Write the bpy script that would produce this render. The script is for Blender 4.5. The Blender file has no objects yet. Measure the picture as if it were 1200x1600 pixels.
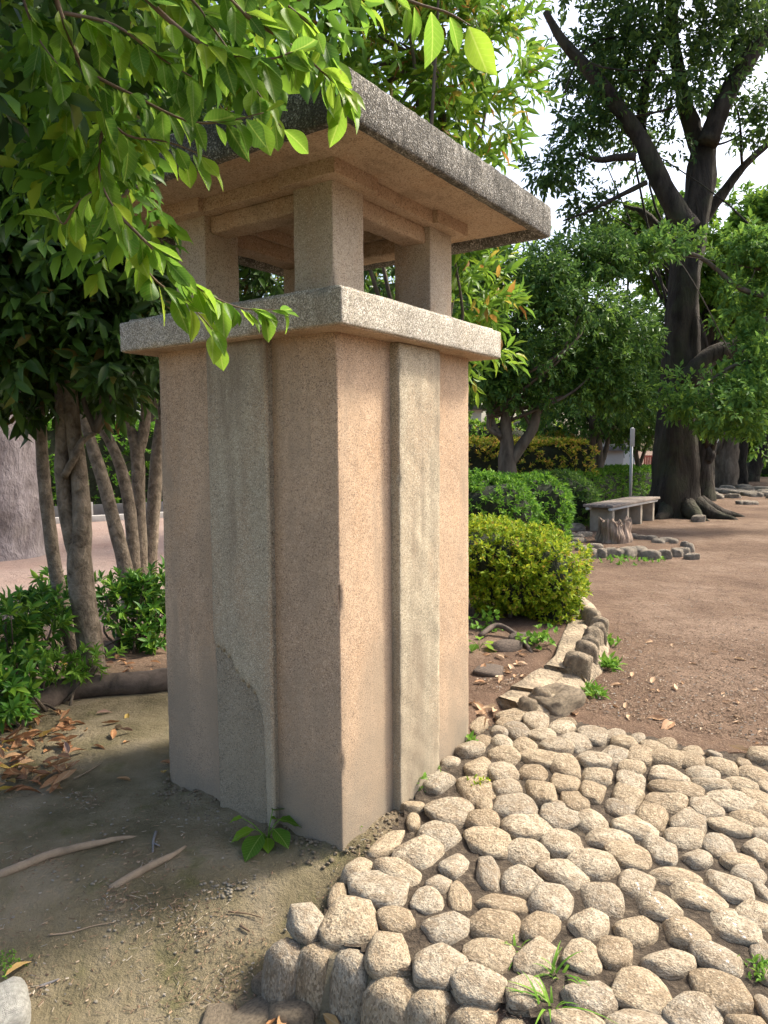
import bpy, bmesh, math, random
import numpy as np
from mathutils import Vector, Matrix, noise as mnoise

# ------------------------------------------------------------------ camera, sky, sun, exposure
SC = bpy.context.scene
COL = SC.collection
F_PX, PITCH, ROLL, EYE = 1136.7, 0.0863, 0.0055, 1.5     # solved from the pillar's edges (1200x1600 photo)
cam_d = bpy.data.cameras.new('camera'); cam = bpy.data.objects.new('camera', cam_d); COL.objects.link(cam)
cam_d.sensor_fit = 'VERTICAL'; cam_d.sensor_height = 24.0; cam_d.lens = F_PX / 1600 * 24.0
cam_d.clip_start = 0.02; cam_d.clip_end = 1500
_R = Vector((1, 0, 0)); _U = Vector((0, math.sin(PITCH), math.cos(PITCH))); _F = Vector((0, math.cos(PITCH), -math.sin(PITCH)))
_cr, _sr = math.cos(ROLL), math.sin(ROLL)
_X = _R * _cr - _U * _sr; _Y = _R * _sr + _U * _cr
cam.matrix_world = Matrix(((_X.x, _Y.x, -_F.x, 0), (_X.y, _Y.y, -_F.y, 0), (_X.z, _Y.z, -_F.z, EYE), (0, 0, 0, 1)))
SC.camera = cam

SUN_EL, SUN_AZ = math.radians(47), math.radians(24)      # azimuth: from +x (right) towards +y (away)
sdir = Vector((math.cos(SUN_EL) * math.cos(SUN_AZ), math.cos(SUN_EL) * math.sin(SUN_AZ), math.sin(SUN_EL)))
W = bpy.data.worlds.new('World'); SC.world = W; W.use_nodes = True
wn = W.node_tree.nodes; wl = W.node_tree.links
sky = wn.new('ShaderNodeTexSky'); sky.sky_type = 'NISHITA'; sky.sun_disc = False
sky.sun_elevation = SUN_EL; sky.sun_rotation = math.atan2(sdir.x, sdir.y)
sky.air_density = 1.0; sky.dust_density = 5.0; sky.ozone_density = 1.0
wl.new(sky.outputs[0], wn['Background'].inputs[0]); wn['Background'].inputs[1].default_value = 0.15
sun_d = bpy.data.lights.new('sun', 'SUN'); sun_d.energy = 2.7; sun_d.angle = math.radians(8); sun_d.color = (1.0, 0.925, 0.79)
sun = bpy.data.objects.new('sun', sun_d); COL.objects.link(sun)
sun.rotation_euler = sdir.to_track_quat('Z', 'Y').to_euler(); sun.location = (20, 10, 30)
vs = SC.view_settings; vs.view_transform = 'Standard'; vs.look = 'None'; vs.gamma = 1.0; vs.use_curve_mapping = False
vs.exposure = 1.32
SC.render.engine = 'CYCLES'
SC.cycles.use_denoising = True
SC.cycles.max_bounces = 8; SC.cycles.transmission_bounces = 4; SC.cycles.diffuse_bounces = 4; SC.cycles.glossy_bounces = 3
SC.cycles.sample_clamp_indirect = 6.0

rng = np.random.default_rng(11); random.seed(11)

# ------------------------------------------------------------------ helpers
def ray(u, v):
    r2 = (u - 600) / F_PX; u2 = -(v - 800) / F_PX
    d = _X * r2 + _Y * u2 + _F
    return d
def G(u, v, z=0.0):
    d = ray(u, v); t = (z - EYE) / d.z
    return Vector((d.x * t, d.y * t, z))
def A(u, v, y):
    d = ray(u, v); t = y / d.y
    return Vector((d.x * t, y, EYE + d.z * t))
def px(y): return y / F_PX                                # metres per photo pixel at depth y

def tag(o, label, cat, group=None):
    o['label'] = label; o['category'] = cat
    if group: o['group'] = group
    return o
def empty(name, loc=(0, 0, 0), rz=0.0):
    o = bpy.data.objects.new(name, None); COL.objects.link(o); o.empty_display_size = 0.1
    o.location = loc; o.rotation_euler = (0, 0, rz)
    return o
def link(name, me, mat=None, parent=None, loc=None, rot=None, scale=None):
    o = bpy.data.objects.new(name, me); COL.objects.link(o)
    if mat is not None and len(me.materials) == 0: me.materials.append(mat)
    if parent is not None: o.parent = parent
    if loc is not None: o.location = loc
    if rot is not None: o.rotation_euler = rot
    if scale is not None: o.scale = scale
    return o
def mesh(name, V, faces, smooth=True):
    """V (n,3); faces: int array (m,k) or list of such arrays"""
    V = np.asarray(V, dtype=np.float32)
    if isinstance(faces, np.ndarray): faces = [faces]
    faces = [np.asarray(f, dtype=np.int32) for f in faces if len(f)]
    me = bpy.data.meshes.new(name)
    nl = sum(f.size for f in faces); npoly = sum(len(f) for f in faces)
    me.vertices.add(len(V)); me.vertices.foreach_set('co', V.ravel())
    me.loops.add(nl); me.loops.foreach_set('vertex_index', np.concatenate([f.ravel() for f in faces]))
    starts = []; s = 0
    for f in faces:
        starts.append(s + np.arange(len(f), dtype=np.int32) * f.shape[1]); s += f.size
    me.polygons.add(npoly); me.polygons.foreach_set('loop_start', np.concatenate(starts))
    me.polygons.foreach_set('use_smooth', np.full(npoly, smooth, dtype=bool))
    me.update(calc_edges=True)
    return me
def join(parts):
    Vs, Fs, off = [], {}, 0
    for V, F in parts:
        F = F if isinstance(F, list) else [F]
        for f in F:
            if len(f): Fs.setdefault(f.shape[1], []).append(np.asarray(f) + off)
        Vs.append(np.asarray(V)); off += len(V)
    return np.concatenate(Vs), [np.concatenate(x) for x in Fs.values()]
def sn(P, s=1.0, seed=0.0):
    """cheap smooth noise in about -1..1 for arrays of points"""
    P = np.asarray(P, dtype=float) * s + seed * 7.31
    x, y, z = P[..., 0], P[..., 1], P[..., 2]
    a = np.sin(1.7 * x + 2.3 * np.sin(1.3 * y + .7 * z)) + np.sin(2.1 * y + 1.9 * np.sin(1.1 * z + .9 * x) + 1.3)
    b = np.sin(1.9 * z + 2.1 * np.sin(1.5 * x - .8 * y) + 2.1) + .5 * np.sin(4.3 * x + 3.1 * y + 3.7 * z + 2 * np.sin(2.9 * y))
    return (a + b) / 3.2
def fbm(P, s, o=3, seed=0):
    r = 0; a = 1; t = 0
    for k in range(o):
        r = r + a * sn(P, s, seed + k * 1.7); t += a; a *= .5; s *= 2.1
    return r / t
def unit(a): return a / np.maximum(np.linalg.norm(a, axis=-1, keepdims=True), 1e-9)
def sstep(a, b, x):
    t = np.clip((np.asarray(x, float) - a) / (b - a), 0, 1); return t * t * (3 - 2 * t)

def rbox(x0, x1, y0, y1, z0, z1, r=.006, cell=.06, amp=.0015, seed=0, freq=9.0, chip=0.0):
    """rounded box with slightly uneven faces"""
    lo = np.array([x0, y0, z0], float); hi = np.array([x1, y1, z1], float)
    r = min(r, *((hi - lo) * .45))
    ax = []
    for a, b in zip(lo, hi):
        n = max(1, int(round((b - a - 2 * r) / cell)))
        ax.append(np.concatenate([[a, a + r * .4], np.linspace(a + r, b - r, n + 1), [b - r * .4, b]]))
    Vs, Fs, off = [], [], 0
    for d in range(3):
        e, f = (d + 1) % 3, (d + 2) % 3
        for side in (0, 1):
            A1, A2 = np.meshgrid(ax[e], ax[f], indexing='ij'); P = np.zeros(A1.shape + (3,))
            P[..., e] = A1; P[..., f] = A2; P[..., d] = hi[d] if side else lo[d]
            n1, n2 = A1.shape; idx = np.arange(n1 * n2).reshape(n1, n2) + off
            q = np.stack([idx[:-1, :-1], idx[1:, :-1], idx[1:, 1:], idx[:-1, 1:]], -1).reshape(-1, 4)
            if not side: q = q[:, ::-1]
            Vs.append(P.reshape(-1, 3)); Fs.append(q); off += n1 * n2
    V = np.concatenate(Vs); Fq = np.concatenate(Fs)
    key = np.round(V * 20000).astype(np.int64)
    _, first, inv = np.unique(key, axis=0, return_index=True, return_inverse=True)
    V = V[first]; Fq = inv.reshape(-1)[Fq]
    core = np.clip(V, lo + r, hi - r); d = V - core; nrm = unit(d)
    V = core + nrm * r
    V = V + nrm * (amp * fbm(V, freq, 3, seed))[:, None]
    if chip:
        on = (np.abs(d) > 1e-5).sum(1) >= 2; c = np.where(on, np.clip(fbm(V, 11, 4, seed + 2) - .30, 0, 1), 0); V = V - nrm * (chip * 4.0 * c)[:, None]
    return V, Fq
def prism(poly, z0, z1):
    """vertical prism from a ccw polygon (x,y); triangulated caps by fan around centroid"""
    P = np.array(poly, float); n = len(P); c = P.mean(0)
    V = np.concatenate([np.c_[P, np.full(n, z0)], np.c_[P, np.full(n, z1)], [[c[0], c[1], z0], [c[0], c[1], z1]]])
    i = np.arange(n); j = (i + 1) % n
    return V, [np.stack([i, j, j + n, i + n], -1), np.concatenate([np.stack([j, i, np.full(n, 2 * n)], -1), np.stack([i + n, j + n, np.full(n, 2 * n + 1)], -1)])]
def tube(pts, rad, seg=10, amp=0.0, freq=3.0, seed=0, flare=0.0, ridges=0):
    """tapered limb along a polyline, resampled smoothly"""
    pts = np.array([list(p) for p in pts], float); rad = np.array(rad, float)
    n = len(pts)
    if n > 2:                                             # catmull-rom resample
        Pp = np.vstack([2 * pts[0] - pts[1], pts, 2 * pts[-1] - pts[-2]]); out = []; ro = []
        k = 5
        for i in range(n - 1):
            p0, p1, p2, p3 = Pp[i:i + 4]
            for t in np.arange(k) / k:
                out.append(.5 * ((2 * p1) + (-p0 + p2) * t + (2 * p0 - 5 * p1 + 4 * p2 - p3) * t * t + (-p0 + 3 * p1 - 3 * p2 + p3) * t ** 3))
                ro.append(rad[i] * (1 - t) + rad[i + 1] * t)
        out.append(pts[-1]); ro.append(rad[-1]); pts = np.array(out); rad = np.array(ro)
    T = unit(np.gradient(pts, axis=0)); n = len(pts)
    ref = np.array([0, 0, 1.]) if abs(T[0][2]) < .8 else np.array([1., 0, 0])
    N = np.zeros_like(T); N[0] = unit(np.cross(T[0], ref))
    for i in range(1, n):
        v = N[i - 1] - T[i] * np.dot(N[i - 1], T[i]); N[i] = unit(v)
    B = np.cross(T, N); th = np.linspace(0, 2 * np.pi, seg, endpoint=False)
    ring = N[:, None] * np.cos(th)[None, :, None] + B[:, None] * np.sin(th)[None, :, None]
    R = np.repeat(rad[:, None], seg, 1)
    if ridges: R = R * (1 + .10 * np.sin(th * ridges + np.linspace(0, 2.5, n)[:, None] + seed))
    V = pts[:, None] + ring * R[..., None]
    if amp: V = V + ring * (amp * rad[:, None] * fbm(V, freq / max(rad.max(), .01) * .35, 3, seed))[..., None]
    V = V.reshape(-1, 3); idx = np.arange(n * seg).reshape(n, seg); nx = np.roll(idx, -1, 1)
    q = np.stack([idx[:-1], nx[:-1], nx[1:], idx[1:]], -1).reshape(-1, 4)
    c0, c1 = len(V), len(V) + 1; V = np.vstack([V, pts[0], pts[-1]])
    t = np.concatenate([np.stack([nx[0], idx[0], np.full(seg, c0)], -1), np.stack([idx[-1], nx[-1], np.full(seg, c1)], -1)])
    return V, [q, t]
def ico(sub=3):
    bm = bmesh.new(); bmesh.ops.create_icosphere(bm, subdivisions=sub, radius=1)
    V = np.array([v.co[:] for v in bm.verts]); Fs = np.array([[v.index for v in f.verts] for f in bm.faces]); bm.free()
    return V, Fs
ICO2, ICO3, ICO4 = ico(2), ico(3), ico(4)

# ------------------------------------------------------------------ materials
def nmat(name):
    m = bpy.data.materials.new(name); m.use_nodes = True
    nt = m.node_tree; b = nt.nodes['Principled BSDF']
    return m, nt, b
def ramp(nt, stops, interp='LINEAR'):
    r = nt.nodes.new('ShaderNodeValToRGB'); r.color_ramp.interpolation = interp
    el = r.color_ramp.elements
    while len(el) < len(stops): el.new(.5)
    for e, (p, c) in zip(el, stops):
        e.position = p; e.color = (c, c, c, 1) if isinstance(c, (int, float)) else (*c, 1)
    return r
def ramp_of(nt, sock, a, b):
    r = ramp(nt, [(a, 0.0), (b, 1.0)]); nt.links.new(sock, r.inputs[0]); return r.outputs[0]
def tex_noise(nt, vec, scale, detail=4, rough=.55, dist=0.0):
    n = nt.nodes.new('ShaderNodeTexNoise'); n.inputs['Scale'].default_value = scale
    n.inputs['Detail'].default_value = detail; n.inputs['Roughness'].default_value = rough
    n.inputs['Distortion'].default_value = dist
    if vec is not None: nt.links.new(vec, n.inputs['Vector'])
    return n
def mixc(nt, fac, a, b, mode='MIX'):
    m = nt.nodes.new('ShaderNodeMix'); m.data_type = 'RGBA'; m.blend_type = mode
    for sock, val in ((m.inputs[0], fac), (m.inputs[6], a), (m.inputs[7], b)):
        if hasattr(val, 'is_linked'): nt.links.new(val, sock)
        elif isinstance(val, (int, float)): sock.default_value = val
        else: sock.default_value = (*val, 1)
    return m.outputs[2]
def math_n(nt, op, a, b=None, c=None):
    m = nt.nodes.new('ShaderNodeMath'); m.operation = op
    for i, v in enumerate((a, b, c)):
        if v is None: continue
        if hasattr(v, 'is_linked'): nt.links.new(v, m.inputs[i])
        else: m.inputs[i].default_value = v
    return m.outputs[0]
def bump(nt, b, h, strength, dist):
    n = nt.nodes.new('ShaderNodeBump'); n.inputs['Strength'].default_value = strength; n.inputs['Distance'].default_value = dist
    nt.links.new(h, n.inputs['Height']); nt.links.new(n.outputs[0], b.inputs['Normal']); return n
def obj_vec(nt, rnd=True, scale=(1, 1, 1)):
    tc = nt.nodes.new('ShaderNodeTexCoord'); v = tc.outputs['Object']
    if rnd:
        oi = nt.nodes.new('ShaderNodeObjectInfo'); a = nt.nodes.new('ShaderNodeVectorMath'); a.operation = 'ADD'
        sc = nt.nodes.new('ShaderNodeVectorMath'); sc.operation = 'SCALE'; sc.inputs[0].default_value = (31, 17, 23)
        nt.links.new(oi.outputs['Random'], sc.inputs['Scale']); nt.links.new(v, a.inputs[0]); nt.links.new(sc.outputs[0], a.inputs[1]); v = a.outputs[0]
    if scale != (1, 1, 1):
        m = nt.nodes.new('ShaderNodeMapping'); m.inputs['Scale'].default_value = scale; nt.links.new(v, m.inputs[0]); v = m.outputs[0]
    return v
def simple(name, col, rough=.8, var=.25, scale=8, bs=.3, metallic=0.0, bd=.01):
    m, nt, b = nmat(name); v = obj_vec(nt)
    n = tex_noise(nt, v, scale, 5)
    r = ramp(nt, [(.3, tuple(c * (1 - var) for c in col)), (.7, tuple(min(1, c * (1 + var)) for c in col))])
    nt.links.new(n.outputs[0], r.inputs[0]); nt.links.new(r.outputs[0], b.inputs['Base Color'])
    b.inputs['Roughness'].default_value = rough; b.inputs['Metallic'].default_value = metallic
    n2 = tex_noise(nt, v, scale * 6, 4); bump(nt, b, n2.outputs[0], bs, bd)
    return m
def aggregate(name, base, dark, light, grain=230, dark_amt=.36, light_amt=.70, stain=(.25, .24, .20), stain_z=None, streak=False, rough_bump=.25, warm=None, blotch=None, drip=None):
    """washed aggregate stone: coarse speckle, broad discolouration, optional grime near the foot and drip streaks"""
    m, nt, b = nmat(name); v = obj_vec(nt, rnd=False)
    n0 = tex_noise(nt, v, 2.2, 4); broad = ramp(nt, [(.3, tuple(c * .80 for c in base)), (.7, tuple(c * 1.14 for c in base))])
    nt.links.new(n0.outputs[0], broad.inputs[0]); col = broad.outputs[0]
    if warm:
        nw = tex_noise(nt, obj_vec(nt, False, (1, 1, .35)), 5, 4); rw = ramp(nt, [(.48, 0.0), (.68, 1.0)])
        nt.links.new(nw.outputs[0], rw.inputs[0]); col = mixc(nt, math_n(nt, 'MULTIPLY', rw.outputs[0], .55), col, warm)
    vo = nt.nodes.new('ShaderNodeTexVoronoi'); vo.inputs['Scale'].default_value = grain; nt.links.new(v, vo.inputs['Vector'])
    sep = nt.nodes.new('ShaderNodeSeparateColor'); nt.links.new(vo.outputs['Color'], sep.inputs[0])
    cl = tex_noise(nt, v, 26, 3); 
    jit = math_n(nt, 'ADD', sep.outputs[0], math_n(nt, 'MULTIPLY', math_n(nt, 'SUBTRACT', cl.outputs[0], .5), .5))
    rd = ramp(nt, [(dark_amt - .04, 1.0), (dark_amt + .04, 0.0)]); nt.links.new(jit, rd.inputs[0])
    rl = ramp(nt, [(light_amt - .03, 0.0), (light_amt + .05, 1.0)]); nt.links.new(sep.outputs[1], rl.inputs[0])
    col = mixc(nt, rl.outputs[0], col, light); col = mixc(nt, math_n(nt, 'MULTIPLY', rd.outputs[0], .72), col, dark)
    if stain_z:
        sx = nt.nodes.new('ShaderNodeSeparateXYZ'); nt.links.new(v, sx.inputs[0])
        ns = tex_noise(nt, v, 3.5, 5); z = math_n(nt, 'ADD', sx.outputs[2], math_n(nt, 'MULTIPLY', math_n(nt, 'SUBTRACT', ns.outputs[0], .5), -1.1))
        mr = nt.nodes.new('ShaderNodeMapRange'); mr.inputs['From Min'].default_value = stain_z[1]; mr.inputs['From Max'].default_value = stain_z[0]
        nt.links.new(z, mr.inputs[0]); col = mixc(nt, math_n(nt, 'MULTIPLY', mr.outputs[0], stain_z[2]), col, stain, 'MULTIPLY' if stain_z[3] else 'MIX')
    if streak:
        sv = obj_vec(nt, False, (34, 34, 7)); nk0 = tex_noise(nt, sv, 1.0, 6, .7, .6); nk1 = tex_noise(nt, v, 3.2, 6, .66, .4); rk = ramp(nt, [(.44, 0.0), (.58, 1.0)])
        class nk: outputs = [math_n(nt, 'ADD', math_n(nt, 'MULTIPLY', nk0.outputs[0], .45), math_n(nt, 'MULTIPLY', nk1.outputs[0], .58))]
        nt.links.new(nk.outputs[0], rk.inputs[0]); col = mixc(nt, math_n(nt, 'MULTIPLY', rk.outputs[0], .75), col, stain); nl = tex_noise(nt, v, 9, 6, .7); col = mixc(nt, math_n(nt, 'MULTIPLY', ramp_of(nt, nl.outputs[0], .60, .68), .6), col, (.42, .41, .36))
    if drip:
        dv = obj_vec(nt, False, (7, 7, .8)); nd = tex_noise(nt, dv, 1.0, 7, .68, .3); nd2 = tex_noise(nt, v, 1.9, 5, .6)
        mk = math_n(nt, 'MULTIPLY', ramp_of(nt, nd.outputs[0], .46, .62), ramp_of(nt, nd2.outputs[0], .36, .55)); col = mixc(nt, math_n(nt, 'MULTIPLY', mk, .7), col, drip)
    if blotch:
        nq = tex_noise(nt, v, 3.2, 6, .62, .6); col = mixc(nt, math_n(nt, 'MULTIPLY', ramp_of(nt, nq.outputs[0], .52, .70), .75), col, blotch)
    nt.links.new(col, b.inputs['Base Color']); b.inputs['Roughness'].default_value = .92
    b.inputs['Specular IOR Level'].default_value = .25
    nb = tex_noise(nt, v, 60, 5, .6); h = math_n(nt, 'ADD', math_n(nt, 'MULTIPLY', vo.outputs['Distance'], 1.2), nb.outputs[0]); bump(nt, b, h, rough_bump, .006)
    return m
def leaf_mat(name, stops, trans=.35, rough=.42, per='island', tboost=1.6, spec=.22):
    rough = rough + .08; stops = [(p, (c[0] * 1.2, c[1] * 1.12, c[2] * .75)) if c[1] > c[0] else (p, c) for p, c in stops]
    m, nt, b = nmat(name)
    if per == 'island': src = nt.nodes.new('ShaderNodeNewGeometry').outputs['Random Per Island']
    else: src = nt.nodes.new('ShaderNodeObjectInfo').outputs['Random']
    r = ramp(nt, stops); nt.links.new(src, r.inputs[0])
    nz = tex_noise(nt, nt.nodes.new('ShaderNodeTexCoord').outputs['Object'], 14, 3)
    col = mixc(nt, .35, r.outputs[0], mixc(nt, nz.outputs[0], (.25, .25, .25), (.75, .75, .75)), 'OVERLAY')
    if per == 'object':
        sx = nt.nodes.new('ShaderNodeSeparateXYZ'); nt.links.new(nt.nodes.new('ShaderNodeTexCoord').outputs['Object'], sx.inputs[0]); ax = math_n(nt, 'ABSOLUTE', sx.outputs[0])
        rib = math_n(nt, 'SUBTRACT', 1.0, ramp_of(nt, ax, .008, .02)); vein = math_n(nt, 'SINE', math_n(nt, 'MULTIPLY', math_n(nt, 'SUBTRACT', sx.outputs[1], math_n(nt, 'MULTIPLY', ax, .9)), 62))
        vm = math_n(nt, 'ADD', math_n(nt, 'MULTIPLY', rib, .5), math_n(nt, 'MULTIPLY', ramp_of(nt, vein, .86, .99), .22)); col = mixc(nt, vm, col, (.42, .52, .16) if stops[0][1][1] > stops[0][1][0] else (.5, .36, .2))
        nq = tex_noise(nt, obj_vec(nt), 5, 4, .6); col = mixc(nt, math_n(nt, 'MULTIPLY', ramp_of(nt, nq.outputs[0], .66, .72), .5), col, (.16, .11, .03))
    nt.links.new(col, b.inputs['Base Color']); b.inputs['Roughness'].default_value = rough; b.inputs['Specular IOR Level'].default_value = spec
    t = nt.nodes.new('ShaderNodeBsdfTranslucent')
    tc = mixc(nt, 1.0, col, (min(1, .95 * tboost), min(1.0, 1.0 * tboost), .30 * tboost) if stops[0][1][1] > stops[0][1][0] else (1, .95, .9), 'MULTIPLY'); 
    g = nt.nodes.new('ShaderNodeBrightContrast'); nt.links.new(tc, g.inputs[0]); g.inputs['Bright'].default_value = .03
    nt.links.new(g.outputs[0], t.inputs[0])
    mx = nt.nodes.new('ShaderNodeMixShader'); mx.inputs[0].default_value = trans
    nt.links.new(b.outputs[0], mx.inputs[1]); nt.links.new(t.outputs[0], mx.inputs[2])
    nt.links.new(mx.outputs[0], nt.nodes['Material Output'].inputs[0])
    return m
def bark(name, c1, c2, scale=6, stretch=.25, bs=.8, bd=.03, moss=None):
    m, nt, b = nmat(name); v = obj_vec(nt, True, (1, 1, stretch))
    n = tex_noise(nt, v, scale, 7, .65, .4); r = ramp(nt, [(.32, c1), (.7, c2)]); nt.links.new(n.outputs[0], r.inputs[0]); col = r.outputs[0]
    if moss:
        n2 = tex_noise(nt, obj_vec(nt), scale * .35, 4); rm = ramp(nt, [(.5, 0.0), (.66, 1.0)]); nt.links.new(n2.outputs[0], rm.inputs[0])
        col = mixc(nt, math_n(nt, 'MULTIPLY', rm.outputs[0], .6), col, moss)
    nt.links.new(col, b.inputs['Base Color']); b.inputs['Roughness'].default_value = .9; b.inputs['Specular IOR Level'].default_value = .2
    n3 = tex_noise(nt, v, scale * 3, 6, .65); bump(nt, b, math_n(nt, 'ADD', n.outputs[0], math_n(nt, 'MULTIPLY', n3.outputs[0], .4)), bs, bd)
    return m

M = {}
M['shaft'] = aggregate('pink_aggregate', (.49, .35, .23), (.14, .098, .066), (.60, .45, .32), 330, .22, .82, stain=(.215, .185, .14), stain_z=(.05, .72, .85, False), warm=(.46, .295, .17), drip=(.30, .235, .165))
M['pilaster'] = aggregate('grey_aggregate', (.415, .355, .25), (.14, .12, .085), (.56, .49, .37), 340, .30, .76, stain=(.27, .24, .18), stain_z=(.1, .8, .6, False), warm=(.42, .29, .18), drip=(.21, .165, .115))
M['pilaster_core'] = aggregate('worn_render', (.385, .325, .235), (.14, .12, .085), (.51, .44, .33), 240, .24, .80, stain=(.25, .215, .15), stain_z=(.1, .8, .5, False), rough_bump=.8)
M['collar'] = aggregate('speckled_granite', (.45, .41, .33), (.11, .10, .08), (.70, .65, .56), 280, .36, .66, warm=(.40, .34, .24), drip=(.22, .19, .14))
M['post'] = aggregate('beige_render', (.47, .395, .295), (.20, .16, .12), (.55, .47, .38), 300, .22, .85, stain=(.40, .33, .25), warm=(.44, .29, .18))
M['soffit'] = aggregate('tan_render', (.47, .345, .235), (.20, .13, .08), (.55, .43, .31), 240, .18, .88, warm=(.44, .275, .155), rough_bump=.4, blotch=(.17, .125, .08))
M['roof'] = aggregate('weathered_roof_stone', (.19, .175, .145), (.035, .034, .03), (.46, .44, .40), 220, .42, .72, stain=(.045, .043, .036), streak=True, rough_bump=.7)
M['cobble'] = None
def cobble_mat(name, paint=False):
    m, nt, b = nmat(name); v = obj_vec(nt); oi = nt.nodes.new('ShaderNodeObjectInfo')
    base = ramp(nt, [(0, (.215, .165, .105)), (.2, (.31, .245, .16)), (.45, (.36, .295, .20)), (.65, (.30, .265, .205)), (.85, (.40, .34, .245)), (1, (.225, .195, .15))]); nt.links.new(oi.outputs['Random'], base.inputs[0])
    n = tex_noise(nt, v, 1.7, 7, .68, .5); c = mixc(nt, math_n(nt, 'MULTIPLY', ramp_of(nt, n.outputs[0], .44, .58), .62), base.outputs[0], (.19, .135, .08)); n9 = tex_noise(nt, v, 3.1, 6, .7); c = mixc(nt, math_n(nt, 'MULTIPLY', ramp_of(nt, n9.outputs[0], .55, .70), .6), c, (.54, .46, .34))
    vo = nt.nodes.new('ShaderNodeTexVoronoi'); vo.inputs['Scale'].default_value = 16; nt.links.new(v, vo.inputs['Vector'])
    sp = nt.nodes.new('ShaderNodeSeparateColor'); nt.links.new(vo.outputs['Color'], sp.inputs[0]); g = tex_noise(nt, v, 7, 4, .7)
    jd = math_n(nt, 'ADD', sp.outputs[0], math_n(nt, 'MULTIPLY', math_n(nt, 'SUBTRACT', g.outputs[0], .5), 1.1))
    c = mixc(nt, math_n(nt, 'MULTIPLY', ramp_of(nt, sp.outputs[1], .74, .86), .30), c, (.58, .48, .34))
    c = mixc(nt, math_n(nt, 'MULTIPLY', math_n(nt, 'SUBTRACT', 1.0, ramp_of(nt, jd, .18, .30)), .60), c, (.11, .08, .05))
    if paint:
        s = nt.nodes.new('ShaderNodeSeparateXYZ'); nt.links.new(nt.nodes.new('ShaderNodeTexCoord').outputs['Object'], s.inputs[0])
        pn = tex_noise(nt, v, 5, 5, .7)
        d = math_n(nt, 'ADD', math_n(nt, 'ABSOLUTE', math_n(nt, 'ADD', s.outputs[0], math_n(nt, 'MULTIPLY', s.outputs[1], .35))), math_n(nt, 'MULTIPLY', math_n(nt, 'SUBTRACT', pn.outputs[0], .5), .9))
        k = math_n(nt, 'MULTIPLY', math_n(nt, 'LESS_THAN', d, -.03), math_n(nt, 'GREATER_THAN', s.outputs[2], .3)); c = mixc(nt, math_n(nt, 'MULTIPLY', k, .6), c, (.78, .78, .76))
    nt.links.new(c, b.inputs['Base Color']); b.inputs['Roughness'].default_value = .85; b.inputs['Specular IOR Level'].default_value = .3
    h = tex_noise(nt, v, 4, 9, .62); bump(nt, b, math_n(nt, 'ADD', h.outputs[0], math_n(nt, 'MULTIPLY', vo.outputs['Distance'], .12)), .42, .2)
    return m
M['cobble'] = cobble_mat('granite_cobble'); M['cobble_paint'] = cobble_mat('granite_cobble_with_paint_mark', True)
M['edge_stone'] = simple('edging_stone_brown', (.43, .34, .23), .9, .5, 2.5, .9, bd=.15)
M['mortar'] = simple('old_mortar', (.29, .23, .155), .95, .4, 7, .9, bd=.03)
M['rock'] = simple('grey_rock', (.34, .33, .29), .9, .3, 6, .7, bd=.02)
M['pebble'] = simple('pebble_grey', (.20, .175, .13), .9, .3, 30, .3)
M['bench_wood'] = simple('grey_bench_wood', (.24, .195, .16), .85, .4, 9, .5)
M['concrete'] = simple('bench_concrete', (.33, .28, .215), .9, .2, 8, .3)
M['pipe'] = simple('white_pipe', (.7, .7, .68), .4, .05, 8, .05)
M['stump'] = bark('stump_wood', (.12, .085, .06), (.50, .38, .29), 11, .16, 1.0, .05)
M['rust'] = simple('rusty_steel', (.14, .09, .065), .7, .3, 40, .3, .3)
M['bark_dark'] = bark('dark_bark', (.012, .010, .008), (.075, .062, .048), 4.5, .25, 1.0, .10, moss=(.06, .065, .035))
M['bark_mid'] = bark('grey_brown_bark', (.055, .043, .032), (.17, .14, .105), 7, .35, .6, .02)
M['bark_pale'] = bark('pale_bark', (.12, .10, .10), (.36, .32, .32), 5.0, .5, 1.0, .10, moss=(.20, .17, .15))
M['bark_smooth'] = bark('smooth_grey_bark', (.085, .066, .046), (.33, .27, .20), 17, .8, 1.0, .03)
M['root'] = bark('root_bark', (.06, .048, .038), (.16, .125, .10), 9, 1, .6, .015)
M['root_pale'] = simple('bare_root', (.27, .20, .13), .85, .25, 14, .5)
M['twig'] = simple('twig_brown', (.13, .085, .05), .8, .3, 20, .3)
M['twig_grey'] = simple('twig_grey', (.16, .15, .145), .8, .3, 20, .3)
M['wall_white'] = simple('white_render_wall', (.72, .72, .70), .85, .05, 2, .1)
M['wall_grey'] = simple('grey_render_wall', (.45, .45, .45), .85, .06, 2, .1)
M['red'] = simple('red_painted_slats', (.48, .12, .07), .6, .12, 3, .1)
M['roof_tile'] = simple('house_roof', (.12, .12, .125), .7, .2, 4, .3)
M['glass'] = simple('window_glass', (.03, .04, .05), .1, .1, 2, .0)
M['steel'] = simple('galvanised_pole', (.52, .55, .55), .5, .08, 8, .1, .2)
M['kerb'] = simple('kerb_concrete', (.42, .40, .37), .9, .15, 6, .3)
M['fence'] = simple('dark_fence', (.10, .10, .10), .8, .2, 6, .2)
G_ = lambda r, g, b: (r, g, b)
M['lf_front'] = leaf_mat('glossy_front_leaf', [(0, G_(.06, .16, .02)), (.45, G_(.12, .26, .022)), (.85, G_(.19, .35, .03)), (1, G_(.25, .36, .035))], .58, .33, 'object', 1.9)
M['lf_dark'] = leaf_mat('dark_evergreen_leaf', [(0, G_(.018, .048, .013)), (.6, G_(.036, .088, .020)), (.93, G_(.06, .14, .025)), (.97, G_(.13, .13, .02)), (1, G_(.12, .07, .02))], .22, .38)
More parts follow.
